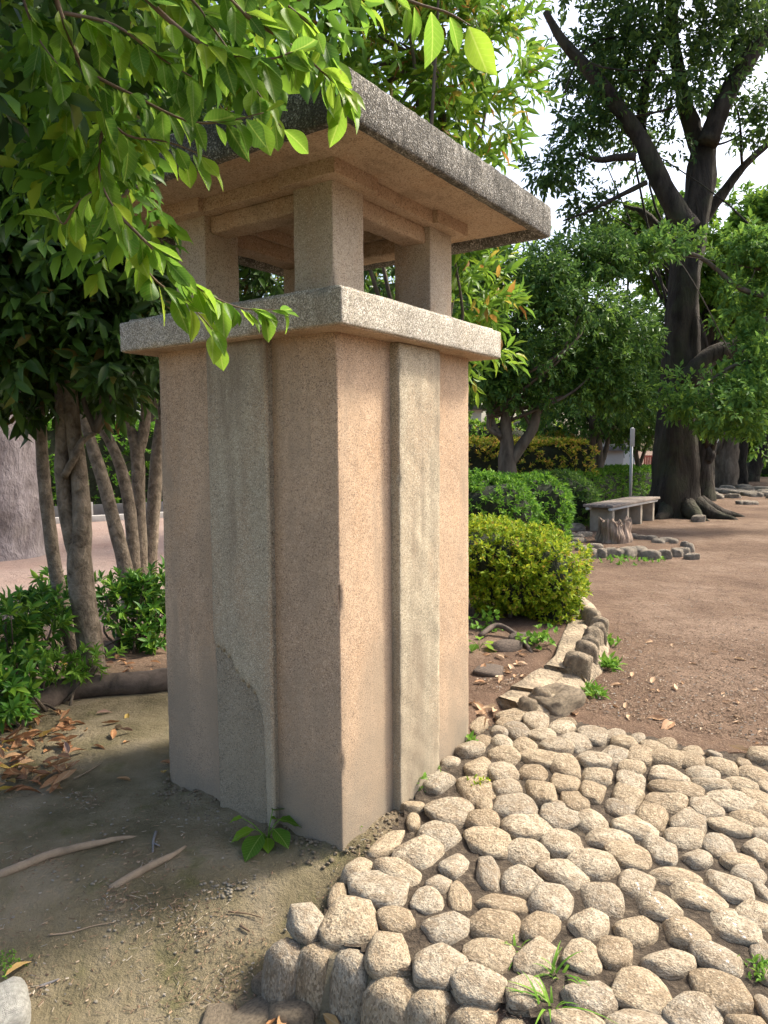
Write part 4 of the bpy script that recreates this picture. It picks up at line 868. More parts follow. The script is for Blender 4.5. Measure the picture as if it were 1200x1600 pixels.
# ------------------------------------------------------------------ shrubs and hedges
def shrub(name, label, base, pts, dirs, mat, per, L, Wd, seed, core=None, group=None, stems=None, cat='shrub', kind='lo', twig=.06, up=.25, droop=.05, spread=1.0):
    t = empty(name, base); tag(t, label, cat, group); r = np.random.default_rng(seed)
    VF = foliage(pts - np.array(base), dirs, r, per, L, Wd, twig, up, droop, spread, kind); link('foliage', mesh('foliage', VF[0], VF[1]), mat, t)
    if core:
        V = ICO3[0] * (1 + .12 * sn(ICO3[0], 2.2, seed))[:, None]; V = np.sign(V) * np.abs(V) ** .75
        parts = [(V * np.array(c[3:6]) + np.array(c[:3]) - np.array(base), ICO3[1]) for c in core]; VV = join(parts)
        link('filler_core', mesh('filler_core', VV[0], VV[1]), M['core'], t)  # solid lumps added inside the leaf shell to block see-through
    if stems: limbs('stem', t, M['bark_mid'], [([Vector(p) - Vector(base) for p in pl], rr) for pl, rr in stems], 7, .15, seed)
    return t
M['core'] = simple('shade_filler', (.022, .03, .012), .95, .5, 14, .9, bd=.05)  # near-black colour of the added cores stands in for inner shade
# golden shrub next to the pillar
yg = 6.0; gb = A(820, 1000, yg); gb.z = .1
r = np.random.default_rng(71)
gbl = [B(770, 870, yg, 75, 52, .48), B(838, 893, yg - .05, 70, 62, .45), B(858, 950, yg - .15, 38, 52, .3), B(800, 905, yg - .1, 70, 52, .4), B(745, 860, yg + .2, 60, 42, .4)]
p_, d_ = shoot_points(gbl, 5000, r, (.78, 1.10), .24)
shrub('golden_privet', 'clipped golden-green privet mound growing beside the pillar', gb, p_, d_, M['lf_yellow'], 7, .040, .019, 71,
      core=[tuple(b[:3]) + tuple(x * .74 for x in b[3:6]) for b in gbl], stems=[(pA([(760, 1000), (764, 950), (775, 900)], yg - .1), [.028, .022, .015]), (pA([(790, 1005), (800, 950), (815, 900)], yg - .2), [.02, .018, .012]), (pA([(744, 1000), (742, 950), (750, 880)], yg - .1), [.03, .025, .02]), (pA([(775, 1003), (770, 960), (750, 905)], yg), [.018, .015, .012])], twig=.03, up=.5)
# azalea mounds behind
ya = 9.6
def mound(label, blobs, n, mat, seed, L=.075, Wd=.026, per=8, name='azalea_mound', group='azalea mounds along the path', fill=(.86, 1.04), twig=.05):
    r = np.random.default_rng(seed); p, d = shoot_points(blobs, n, r, fill, .08); k = p[:, 2] > .03; b0 = blobs[0]
    return shrub(name, label, Vector((b0[0], b0[1], .06)), p[k], d[k], mat, per, L, Wd, seed, core=[tuple(b[:3]) + tuple(x * .86 for x in b[3:6]) for b in blobs], group=group, twig=twig, up=.35)
mound('bright green azalea mound between the golden privet and the dark evergreen', [B(770, 800, ya, 65, 52, .6), B(740, 790, ya + .3, 70, 50, .6), B(720, 850, ya, 60, 60, .5)], 1500, M['lf_hedge'], 81)
mound('mid green azalea mound with leafy rosettes next to the bed kerb', [B(835, 795, ya + 1.2, 52, 52, .6), B(850, 830, ya + 1.0, 35, 35, .45), B(800, 790, ya + 1.6, 60, 45, .6)], 1300, M['lf_hedge'], 82)
mound('shaded azalea mound joining the clipped hedge behind the bench', [B(885, 785, 13.6, 42, 42, .7), B(865, 775, 14.2, 50, 36, .7)], 1000, M['lf_mid'], 83, L=.085, Wd=.032)
def hedge(name, label, x0, x1, y0, y1, z0, z1, rz, loc, n, mat, seed, L, Wd, per=6, group=None, depth=.1):
    r = np.random.default_rng(seed); p, d = box_points(x0, x1, y0, y1, z0, z1, n, r, depth)
    t = empty(name, loc, rz); tag(t, label, 'hedge', group)
    VF = foliage(p, d, r, per, L, Wd, .05, .35, .05, 1.0, 'lo'); link('foliage', mesh('foliage', VF[0], VF[1]), mat, t)
    V, Fq = rbox(x0 + depth, x1 - depth, y0 + depth, y1 - depth, z0, z1 - depth, r=.15, cell=.15, amp=.05, seed=seed, freq=4); link('filler_core', mesh('filler_core', V, Fq), M['core'], t)  # added solid box fills the hedge, dark like the shade inside it
    return t
h0 = A(905, 790, 16.5); h1 = A(1030, 775, 21.5); hv = (h1 - h0); hl = hv.xy.length; hr = math.atan2(hv.y, hv.x)
hedge('clipped_hedge', 'long clipped green hedge running behind the bench', -1.2, hl + 2, -.1, 1.4, 0, .86, hr, (h0.x, h0.y, .06), 3800, M['lf_hedge'], 84, .075, .032)
hp = A(750, 745, 17.5)
hedge('red_tipped_hedge', 'red-tipped yellow-green photinia hedge behind the dark evergreen trunk', -2.6, 2.1, -.6, .6, 0, 1.62, .12, (hp.x + .6, 17.5, .06), 2600, M['lf_photinia'], 85, .10, .042)
mound('rounded bronze-tipped bush at the end of the photinia hedge', [B(872, 702, 19, 28, 24, .5), B(880, 720, 19, 26, 28, .5)], 700, M['lf_photinia'], 86, L=.10, Wd=.04, name='bronze_bush', group=None)
mound('narrow fresh green bush between the bronze-tipped bush and the twin stems', [B(905, 715, 20, 14, 26, .35), B(898, 735, 20, 14, 20, .35)], 420, M['lf_soft'], 87, L=.10, Wd=.04, name='upright_bush', group=None)
mound('light green leafy bush rising behind the photinia hedge', [B(770, 690, 23, 55, 30, 1.0), B(830, 680, 24, 50, 28, 1.0), B(720, 690, 23, 50, 32, 1.0)], 1300, M['lf_bright'], 88, L=.15, Wd=.07, name='leafy_bush', group=None, fill=(.5, 1.05))
mound('low green bush behind the leaning cherry trunk', [B(1195, 735, 36, 28, 22, .9), B(1225, 730, 36, 30, 25, .9)], 600, M['lf_hedge'], 89, L=.18, Wd=.07, name='low_bush', group=None)
mound('sunlit yellow-green bush seen between the far cherry trunks', [B(1172, 692, 44, 26, 26, 1.2), B(1185, 660, 45, 24, 22, 1.2)], 700, M['lf_bright'], 90, L=.24, Wd=.10, name='sunlit_bush', group=None)

# rosette shrubs at the left
def rosette(label, blobs, n, seed, L=.085, Wd=.030, stems=None, mat='lf_azalea'):
    r = np.random.default_rng(seed); p, d = shoot_points(blobs, n, r, (.35, 1.03), .25); b0 = blobs[0]; base = Vector((b0[0], b0[1], 0))
    st = []
    for k in range(min(26, n // 4)):
        e = p[r.integers(n)]; s = np.array([base.x, base.y, 0]) + r.normal(size=3) * np.array([.10, .10, 0]); st.append(([s, (s + e) / 2 + r.normal(size=3) * .05, e], [.010, .007, .003]))
    st += stems or []
    return shrub('rosette_shrub', label, base, p, d, M[mat], 9, L, Wd, seed, stems=st, group='rosette-leaved shrubs under the evergreens', kind='hi', twig=.035, up=.55, droop=-.05, spread=1.25)
rosette('rosette-leaved shrub on bare crooked stems against the pillar', [B(215, 950, 5.5, 55, 52, .30), B(245, 930, 5.6, 40, 45, .28), B(190, 925, 5.5, 38, 28, .2), B(230, 990, 5.4, 35, 30, .2)], 175, 91, stems=[(pA([(180, 1025), (186, 990), (176, 960), (165, 930)], 5.4), [.025, .022, .018, .01])])
rosette('broad rosette-leaved shrub left of the thin leaning trunk', [B(35, 980, 4.3, 65, 50, .30), B(-20, 1000, 4.2, 70, 60, .3), B(70, 960, 4.6, 45, 35, .25), B(85, 930, 4.9, 40, 28, .25)], 175, 92)
rosette('fresh light green rosette sprig at the feet of the two trunks', [B(110, 1045, 4.3, 32, 22, .12), B(150, 1035, 4.35, 30, 18, .12), B(80, 1040, 4.25, 25, 22, .12)], 34, 93, L=.07, Wd=.022, mat='lf_weed')
rosette('low rosette shrub whose leaves spill over the fallen leaves', [B(20, 1070, 3.9, 40, 45, .18), B(-20, 1090, 3.8, 50, 50, .2), B(15, 1110, 3.7, 25, 22, .12)], 60, 94, L=.085, Wd=.03)

# ------------------------------------------------------------------ bench
ba = gp(938, 830); bb = gp(1003, 813); bv = bb - ba; bl_ = bv.xy.length; br_ = math.atan2(bv.y, bv.x)
bench = empty('park_bench', ba, br_); tag(bench, 'long backless park bench with grey wooden slats on concrete legs', 'bench')
for k in range(4): part('slat', rbox(-.14, bl_ + .28, .27 - k * .135 - .128, .27 - k * .135, .42, .465, r=.006, cell=.3, amp=.003, seed=40 + k), M['bench_wood'], bench)
for k in range(4):
    x = .02 + k * (bl_ - .0) / 3; part('leg', rbox(x, x + .11, -.2, .2, -.05, .40, r=.008, cell=.15, amp=.002, seed=50 + k), M['concrete'], bench)
for yy in (-.2, .2):
    VF = tube([(-.12, yy, .395), (bl_ + .25, yy, .395)], [.03, .03], 12); part('pipe', VF, M['pipe'], bench)

# signpost
sp = A(985, 775, 16.2); sp.z = .06
so = empty('signpost', sp); tag(so, 'slim white metal signpost standing in front of the clipped hedge', 'signpost')
topz = A(985, 668, 16.2).z - .06
part('pole', tube([(0, 0, -.1), (0, 0, topz)], [.032, .032], 10), M['steel'], so)
part('sign_plate', rbox(-.05, .05, -.045, -.032, topz - .42, topz - .02, r=.003, cell=.2, amp=0, seed=1), M['wall_white'], so)

# ------------------------------------------------------------------ stump and its ring of stones
sb = gp(960, 846)
def stump():
    n, m = 72, 16; th = np.linspace(0, 2 * np.pi, n, endpoint=False); h = .32
    Vs = []
    hh = h * (1 + .10 * np.sin(th * 2 + 1) + .10 * np.sin(th * 5) + .05 * np.sin(th * 13 + 2) + .03 * np.sin(th * 23))
    for j in range(m):
        f = j / (m - 1); R_ = (.27 - .045 * f) * (1 + .06 * np.sin(th * 3 + f) + .04 * np.sin(th * 7 + 1.5 * f) + .022 * np.sin(th * 19 + 4 * f) + .016 * np.sin(th * 31 + 7 * f) + .05 * np.sin(f * 9 + th * 2))
        Vs.append(np.stack([R_ * np.cos(th), R_ * np.sin(th), hh * f - .06 * (1 - f)], -1))
    for f in (.8, .5, .2):
        R_ = .2 * f; Vs.append(np.stack([R_ * np.cos(th), R_ * np.sin(th), h * (.72 + .2 * f) + .05 * np.sin(th * 9 + f * 8)], -1))
    V = np.concatenate(Vs); M_ = len(Vs); i = np.arange(n * M_).reshape(M_, n); nx = np.roll(i, -1, 1)
    q = np.stack([i[:-1], nx[:-1], nx[1:], i[1:]], -1).reshape(-1, 4); V = np.vstack([V, [0, 0, h * .74]]); c = len(V) - 1
    return V, [q, np.stack([i[-1], nx[-1], np.full(n, c)], -1)]
so_ = link('tree_stump', mesh('tree_stump', *stump(), smooth=False), M['stump'], None, sb); tag(so_, 'weathered grey rotten tree stump inside the ring of stones', 'stump')
ring = empty('stone_ring', gp(1000, 855)); tag(ring, 'low ring of rough mortared stones surrounding the rotten stump', 'stone ring')
RS = [(305,640,42,52),(375,640,40,52),(440,640,40,50),(515,640,36,48),(590,632,50,55),(660,625,55,55),(745,650,58,50),(845,650,50,45),(950,635,38,48),(1005,630,32,45),(1040,600,30,50),(1005,572,22,28),(1060,668,40,30),(925,552,28,25),(870,542,35,24),(810,550,38,24),(750,527,40,24),(675,527,34,20),(625,512,24,24),(260,500,42,22),(200,512,40,20),(135,500,42,18),(85,498,38,18),(210,545,45,20),(180,580,40,20),(240,605,40,22),(330,590,45,20)]
RSM = [stone_mesh('ring_stone_shape', 120 + k, boxy=.6, amp=.15) for k in range(5)]
M['ring'] = simple('ring_stone', (.48, .41, .32), .95, .4, 3, .9, bd=.2)
for me in RSM: me.materials.append(M['ring'])
for k, (cx, cy, hw, hh) in enumerate(RS):
    p = gp(860 + cx / 4.8, 730 + (cy + hh * .7) / 4.8); w = hw / 4.8 * px(p.y) * 1.35; h = hh / 4.8 * px(p.y) * 1.55
    link('stone', RSM[k % 5], None, ring, rel(p + Vector((0, 0, h * .35)), ring), (0, 0, random.uniform(-.5, .5)), (w, w * .85, max(.07, h * .85)))
KB = [(890, 828, .30, .16, .12, 'rounded kerb boulder at the foot of the azalea mound'), (915, 816, .40, .16, .13, 'long kerb boulder behind the end of the bench'), (1091, 815, .12, .12, .12, 'small round rock near the old tree roots'), (1168, 788, .2, .16, .1, 'largest of three low rocks beyond the old tree'), (1158, 788, .13, .12, .1, 'low rock on the tree side of the largest of three rocks'), (1177, 788, .12, .12, .09, 'smallest of three low rocks beyond the old tree')]
for k, (u, v, a, b, c, lab) in enumerate(KB):
    o = link('boulder', RSM[k % 5].copy(), None, None, gp(u, v) + Vector((0, 0, c * .4)), (0, 0, random.uniform(-.3, .6)), (a, b, c)); tag(o, lab, 'rock', 'low rocks beyond the old tree' if k > 2 else None)

# raised stony edging round the far cherry trees
fe = empty('far_stone_edging', gp(1150, 772)); tag(fe, 'low broken stone edging around the far cherry trees', 'stone edging')
for k in range(26):
    p = gp(1112 + k * 4.2, 768 + 5 * math.sin(k * .9) + (k % 3) * 3); s = random.uniform(.16, .34)
    link('stone', RSM[k % 5], None, fe, rel(p + Vector((0, 0, .05)), fe), (0, 0, random.random() * 3), (s, s * .7, .13))

# ------------------------------------------------------------------ bed edging beside the pillar
ed = empty('bed_edging', gp(880, 1050)); tag(ed, 'curved kerb of upright brown stones set in mortar around the planting bed', 'stone edging')
def Gz(u, v, z): return G(u, v, z)
UE = [(797,58,32,40),(860,90,36,45),(905,118,38,50),(945,165,44,50),(940,215,44,50),(900,250,55,50),(880,295,52,58),(862,345,50,62),(795,410,66,85)]
EM = [stone_mesh('edging_shape', 150 + k, boxy=.7, amp=.10) for k in range(5)]
for me in EM: me.materials.append(M['edge_stone'])
for k, (cx, cy, hw, hh) in enumerate(UE):
    u, v = 730 + cx / 4.615, 930 + cy / 4.615; zt = .30
    p = G(u, v, zt - .06); w = hw / 4.615 * math.hypot(p.y, EYE - zt) / F_PX
    link('edging_stone', EM[k % 5], None, ed, rel(Vector((p.x, p.y, .15)), ed), (random.uniform(-.08, .08), .10, random.uniform(-.3, .3)), (w * 1.55, w * 1.6, .165 + random.uniform(-.012, .015)))
# mortar haunch outside the uprights, stepping down to the path
def sweep(px_pts, z_top, z_bot, w_top, w_bot, seed, name, mat, parent):
    P = [Vector(p) for p in px_pts]; n = len(P); k = 8; pts = []
    for i in range(n - 1):
        for t in np.arange(k) / k: pts.append(P[i].lerp(P[i + 1], t))
    pts.append(P[-1]); P = np.array([p[:] for p in pts]); T = unit(np.gradient(P, axis=0)); Nn = np.stack([T[:, 1], -T[:, 0], T[:, 2] * 0], -1)
    prof = [(-w_top, z_bot), (-w_top, z_top - .01), (-w_top + .015, z_top), (w_top - .02, z_top), (w_top, z_top - .015), ((w_top + w_bot) / 2, (z_top + z_bot) / 2 + .01), (w_bot, z_bot)]
    V = np.stack([np.c_[P[:, :2] + Nn[:, :2] * o, np.full(len(P), z)] for o, z in prof], 1); V = V + (.014 * fbm(V, 9, 3, seed) + .006 * fbm(V, 30, 2, seed))[..., None] * np.array([1, 1, .8])
    m = len(prof); i = np.arange(len(P) * m).reshape(len(P), m); q = np.stack([i[:-1, :-1], i[1:, :-1], i[1:, 1:], i[:-1, 1:]], -1).reshape(-1, 4)
    V = V.reshape(-1, 3) - np.array(parent.location); caps = [i[0][::-1], i[-1]]
    return link(name, mesh(name, V, [q, np.array(caps)]), mat, parent)
hp_ = [G(u, v, .07) for u, v in [(893, 1066), (915, 1046), (928, 1022), (932, 1000), (928, 978), (919, 958), (906, 946), (896, 940)]]
sweep(hp_, .15, .02, .05, .11, 3, 'mortar_haunch', M['mortar'], ed)
sweep([G(u, v, .07) for u, v in [(824, 1114), (848, 1108), (868, 1094), (884, 1078), (895, 1064)]], .115, .02, .06, .11, 9, 'mortar_haunch', M['mortar'], ed)
sl = [G(u, v, .15) for u, v in [(868, 1042), (885, 1025), (892, 1000), (898, 985), (905, 968), (902, 952), (890, 942)]]
sweep(sl, .155, .05, .075, .08, 5, 'kerb_slab', M['mortar'], ed)
sweep([G(818, 1076, .14), G(840, 1060, .14), G(862, 1046, .14)], .142, .04, .085, .10, 6, 'kerb_slab', M['mortar'], ed)
sweep([G(792, 1098, .11), G(806, 1086, .12), G(820, 1075, .13)], .125, .03, .07, .09, 7, 'kerb_slab', M['mortar'], ed)
# broken block of mortar with two round stones still in it
def broken_block():
    c = G(868, 1098, .08); V = ICO4[0].copy(); V = np.sign(V) * np.abs(V) ** .62
    V = V * (1 + .16 * fbm(V, 2.2, 3, 4))[:, None]; d = np.linalg.norm((V[:, :2] - np.array([-.05, .12])), axis=1)
    V[:, 2] = np.where((V[:, 2] > 0), V[:, 2] - .75 * np.exp(-(d / .42) ** 2), V[:, 2])
    o = link('mortar_block', mesh('mortar_block', V, ICO4[1]), M['mortar'], ed, rel(c, ed), (0, 0, .75), (.17, .12, .085)); return o
broken_block()
for k, (u, v, a, h) in enumerate([(824, 1098, .052, .085), (847, 1090, .05, .11)]):
    p = G(u, v, .13); link('edging_stone', EM[(k + 1) % 5], M['edge_stone'], ed, rel(Vector((p.x, p.y, .11)), ed), (.05, .1, .3), (a, a * 1.1, h))
# rocks in the bed by the privet
for k, (u, v, a, b, c, lab) in enumerate([(790, 1015, .13, .09, .07, 'dark half-buried rock under the golden privet'), (815, 1006, .12, .08, .09, 'dark root-wrapped rock under the golden privet'), (765, 1050, .10, .10, .035, 'flat reddish rock sunk in the bed beside the pillar')]):
    o = link('rock', EM[k].copy(), None, None, gp(u, v) + Vector((0, 0, c * .3)), (0, 0, k * .7), (a, b, c)); o.data.materials.clear(); o.data.materials.append(M['root']); tag(o, lab, 'rock')
VF = tube([gpx(750, 1000, .03), gpx(775, 992, .07), gpx(800, 998, .05), gpx(822, 1012, .02), gpx(835, 1024, -.03)], [.018, .02, .02, .018, .01], 8, .2); bo = link('bed_root', mesh('bed_root', VF[0], VF[1]), M['root']); tag(bo, 'thin dark root looping over the soil below the privet', 'root')

# ------------------------------------------------------------------ left ground: big root, bare roots, twigs, rocks
VF = tube([gpx(30, 1118, -.03), gpx(70, 1104, .03), gpx(110, 1090, .05), (gpx(170, 1084, .055)), gpx(230, 1080, .055), gpx(290, 1074, .06), gpx(340, 1072, .05), gpx(420, 1060, .0)], [.05, .065, .072, .072, .075, .075, .07, .06], 14, .12, 3, 2)
o = link('tree_root', mesh('tree_root', VF[0], VF[1]), M['root']); tag(o, 'thick grey-brown surface root running from the shrubs to the pillar', 'root')
VF = tube([gpx(-30, 1376, -.01), gpx(20, 1362, .008), gpx(80, 1340, .012), gpx(140, 1324, .01), gpx(190, 1311, .004), gpx(214, 1305, -.008)], [.016, .017, .016, .013, .009, .005], 8, .25, 3, 1)
o = link('bare_root', mesh('bare_root', VF[0], VF[1]), M['root_pale']); tag(o, 'long pale bare root lying across the mossy soil', 'root')
VF = tube([gpx(172, 1386, -.008), gpx(200, 1376, .008), gpx(240, 1356, .012), gpx(270, 1340, .01), gpx(290, 1323, .0)], [.014, .015, .014, .010, .006], 8, .25, 3, 4)
o = link('bare_root', mesh('bare_root', VF[0], VF[1]), M['root_pale']); tag(o, 'shorter pale bare root next to the dark forked twig', 'root')
def twig(lab, pxs, rad, mat='twig_grey', fork=None):
    ps = [(tube([gpx(u, v, .006) for u, v in pxs], np.linspace(rad, rad * .6, len(pxs)), 6, .2))]
    if fork: ps.append(tube([gpx(u, v, .008) for u, v in fork], np.linspace(rad * .7, rad * .4, len(fork)), 6))
    VV = join(ps); o = link('twig', mesh('twig', VV[0], VV[1]), M[mat]); tag(o, lab, 'twig', 'twigs lying on the soil')
twig('dark forked twig between the two bare roots', [(244, 1302), (240, 1316), (239, 1334)], .006, fork=[(241, 1321), (250, 1325)])
twig('long thin pale wavy twig on the bare mossy soil', [(75, 1466), (110, 1462), (145, 1452), (178, 1446)], .003, 'root_pale')
twig('short dark stick near the flat corner rock', [(62, 1545), (80, 1538), (92, 1533)], .005)
twig('thin brown stick near the upright edging stones', [(357, 1429), (385, 1432), (408, 1438)], .003, 'twig')
twig('short black stick beside the upright edging stones', [(375, 1451), (390, 1460)], .005, 'twig')
twig('curved brown stick lying on a cobble', [(840, 1480), (838, 1492), (830, 1503), (828, 1512), (834, 1523)], .006, 'root')
twig('straight pale stick on the shaded soil', [(115, 1219), (140, 1206), (157, 1195)], .003, 'root_pale')
def rock(name, lab, u, v, sc, rz, mat, seed, dz=0, amp=.18):
    V = ICO3[0]; V = np.sign(V) * np.abs(V) ** .6; V = V * (1 + amp * fbm(V, 1.6, 3, seed))[:, None]
    o = link(name, mesh(name, V, ICO3[1]), M[mat], None, (gl if v > 1540 else gp)(u, v) + Vector((0, 0, dz)), (0, 0, rz), sc); tag(o, lab, 'rock'); return o
rock('flat_rock', 'pale grey flat rock at the edge of the mossy soil', 0, 1590, (.085, .10, .05), .5, 'rock', 3, .01)
for k, (u, v, a, b, c, lab) in enumerate([(455, 1590, .07, .05, .05, 'broken mortar lump at the foot of the upright edging stones'), (395, 1590, .09, .05, .03, 'flat broken mortar patch amid dry needles'), (340, 1605, .08, .05, .03, 'mortar patch farthest from the upright edging stones'), (418, 1548, .05, .045, .05, 'mortar lump against the outermost upright edging stone')]):
    rock('mortar_lump', lab, u, v, (a, b, c), k * .8, 'mortar', 10 + k, -.005)
VF = tube([gl(496, 1577, .03), gl(534, 1577, .032), gl(570, 1577, .034)], [.0085, .0085, .0085], 10)
rb = empty('steel_bar', gl(496, 1577)); tag(rb, 'short ribbed rusty steel bar sticking out below the edging stones', 'steel bar')
link('bar', mesh('bar', VF[0] - np.array(rb.location), VF[1]), M['rust'], rb)
e0, e1 = gl(496, 1577, .03), gl(570, 1577, .034)
for k in range(16):
    p = e0.lerp(e1, (k + .5) / 16); VF = tube([p - Vector((.0018, 0, 0)), p + Vector((.0018, 0, 0))], [.0105, .0105], 10); link('rib', mesh('rib', VF[0] - np.array(rb.location), VF[1]), M['rust'], rb)

# fallen leaves
DL = [leaf_mesh('fallen_leaf_shape', .34, 7, .35, c, ov=.5, twist=t, wav=w) for c, t, w in ((.35, .6, .01), (-.3, -.5, .02), (.2, .2, .015), (-.5, .8, .01))]
for me in DL: me.materials.append(M['lf_dead'])
DR = [leaf_mesh('dry_leaf_shape', .42, 6, .3, c, ov=.5, twist=t, wav=.03) for c, t in ((.25, .5), (-.3, -.4), (.4, -.3))]
for me in DR: me.materials.append(M['lf_dry'])
def drop_leaf(u, v, L, lab, grp, dry=False, dz=.006, name='fallen_leaf', fn=None):
    o = link(name, random.choice(DR if dry else DL), None, None, (fn or gp)(u, v) + Vector((0, 0, dz)), (random.uniform(-.25, .3), random.uniform(-.35, .35), random.uniform(0, 6.28)), (L, L, L)); tag(o, lab, 'fallen leaf', grp)
for k in range(120):
    u = 112 * random.random() ** 1.25; v = random.uniform(1122, 1240) - .25 * u * random.random() + 8
    drop_leaf(u, v, random.uniform(.07, .115), 'curled brown leaf in the drift of fallen leaves below the thick root', 'drift of brown fallen leaves', dz=random.uniform(.005, .04))
for k in range(34):
    drop_leaf(random.uniform(100, 262), random.uniform(1030, 1068), random.uniform(.07, .11), 'brown fallen leaf on the soil behind the thick root', 'fallen leaves behind the thick root', dz=random.uniform(.005, .03))
for u, v in [(120, 1142), (133, 1146), (188, 1130), (192, 1142), (208, 1145), (176, 1158), (192, 1164), (145, 1168), (182, 1220), (98, 1236), (255, 1208), (250, 1195), (200, 1118), (150, 1118), (95, 1120)]:
    drop_leaf(u, v, random.uniform(.075, .105), 'single curled leaf on the bare mossy soil before the thick root', 'scattered leaves on the mossy soil', dz=.012)
for u, v, L in [(444, 1580, .10), (455, 1592, .09), (485, 1583, .05), (472, 1596, .05), (505, 1594, .09), (540, 1592, .06), (560, 1596, .06), (430, 1600, .08)]:
    drop_leaf(u, v, L, 'orange-brown dry leaf below the upright edging stones by the rusty bar', 'leaves below the upright edging stones', dz=.02, fn=gl)
drop_leaf(8, 1535, .08, 'orange-brown leaf beside the pale flat rock', None, dz=.02)
for k in range(40):
    u, v = random.uniform(738, 850), random.uniform(1015, 1110)
    if u > 800 and v > 1070: continue
    if u + v * 1.0 > 1905: continue
    drop_leaf(u, v, random.uniform(.05, .10), 'dry brown leaf on the planting bed between pillar and kerb', 'dry leaves on the planting bed', True, .012)
for u, v in [(762, 1118), (757, 1128), (766, 1135), (770, 1122), (752, 1112)]: drop_leaf(u, v, .09, 'dry leaf heaped where pavement, bed and pillar meet', 'leaf heap at the pavement corner', True, .04)
for k in range(46):
    u, v = random.uniform(880, 1200), random.uniform(1000, 1165)
    if v > 1105 + .19 * (u - 880): continue
    if u < 985 and v < 1075: continue
    drop_leaf(u, v, random.uniform(.03, .075), 'small dry leaf lying on the bare earth path', 'dry leaves on the earth path', True, .008)
for u, v, L in [(1052, 1131, .13), (975, 1072, .10), (1146, 1030, .09), (1172, 1177, .12), (921, 1098, .10), (900, 1120, .09), (1012, 1124, .09), (985, 1120, .07), (1040, 1113, .06)]: drop_leaf(u, v, L, 'pale dry leaf lying on the bare earth path, larger than the rest', 'large pale leaves on the earth path', True, .01)

# uncountable small litter: needles, chips, grit
def litter(name, lab, region, n, seed, lmin, lmax, needles=.6):
    r = np.random.default_rng(seed); P = []
    P = gpv(*zip(*[region(r) for _ in range(n)])); P[:, 2] += .004 + r.random(n) * .006; a = r.random(n) * 6.28; d = np.stack([np.cos(a), np.sin(a), r.normal(size=n) * .12], -1)
    L = r.uniform(lmin, lmax, n) * np.where(r.random(n) < needles, 1.6, .55); Wd = np.where(L > (lmin + lmax) * .55, .0022, L * .55)
    T = np.array([[-.5, 0, 0], [.5, 0, 0], [.5, 1, 0], [-.5, 1, 0], [0, 0, .5], [0, 1, .5]]); s = unit(np.cross(d, np.array([0, 0, 1.])))
    V = P[:, None] + s[:, None] * (T[None, :, 0:1] * Wd[:, None, None]) + d[:, None] * (T[None, :, 1:2] * L[:, None, None]) + np.array([0, 0, 1.]) * (T[None, :, 2:3] * np.minimum(Wd, .006)[:, None, None])
    Fq = np.array([[0, 4, 5, 3], [4, 1, 2, 5]])[None] + (np.arange(n) * 6)[:, None, None]
    o = link(name, mesh(name, V.reshape(-1, 3), Fq.reshape(-1, 4), False), M['litter']); tag(o, lab, 'litter'); o['kind'] = 'stuff'
def reg_left(r):
    if r.random() < .45: return r.uniform(0, 430), r.uniform(1240, 1600)
    c = [(380, 1520, 90, 50), (330, 1560, 90, 30), (230, 1350, 45, 22), (130, 1250, 30, 14), (270, 1420, 70, 26), (180, 1405, 40, 22), (310, 1450, 60, 30), (40, 1345, 50, 18), (35, 1545, 25, 15)][r.integers(9)]
    return r.normal(c[0], c[2] * .6), min(1640, r.normal(c[1], c[3] * .6))
litter('needle_litter', 'dry needles, chips and grit scattered over the mossy soil', reg_left, 1700, 5, .005, .018)
def reg_right(r):
    while True:
        u, v = r.uniform(740, 1200), 780 + 400 * r.random() ** .7
        if v < 1105 + .19 * (u - 880) and not (u < 960 and v < 1060) : return u, v
litter('path_litter', 'tiny leaf chips and grit scattered over the earth path', reg_right, 6500, 6, .008, .026, .25)
def reg_cob(r):
    while True:
        u, v = r.uniform(450, 1200), r.uniform(1120, 1600)
        p = G(u, v, .04)
        if bool(inside(cob_poly, np.array(p.x), np.array(p.y))): return u, v
litter('joint_litter', 'grit and dry bits caught in the joints between cobbles', reg_cob, 6500, 7, .004, .016, .4)
def pebbles(name, lab, pts, s0, s1, seed):
    r = np.random.default_rng(seed); parts = []
    for u, v in pts:
        p = gp(u, v); s = r.uniform(s0, s1); V = ICO2[0] * (1 + .2 * sn(ICO2[0], 1.6, r.random() * 9))[:, None] * np.array([1, .8, .6]) * s; parts.append((V + np.array([p.x, p.y, p.z + s * .3]), ICO2[1]))
    VV = join(parts); o = link(name, mesh(name, VV[0], VV[1]), M['pebble']); tag(o, lab, 'gravel'); o['kind'] = 'stuff'
r = np.random.default_rng(9)
pebbles('grit_patch', 'pale grit and pebbles spilled on the soil before the pillar', [(r.normal(u, a), r.normal(v, b)) for u, v, a, b, n in [(360, 1388, 25, 8, 60), (175, 1300, 20, 10, 15), (320, 1275, 30, 12, 25), (235, 1440, 60, 18, 20), (120, 1365, 60, 10, 15), (200, 1480, 130, 60, 30), (560, 1300, 40, 25, 25)] for _ in range(n)], .003, .008, 3)

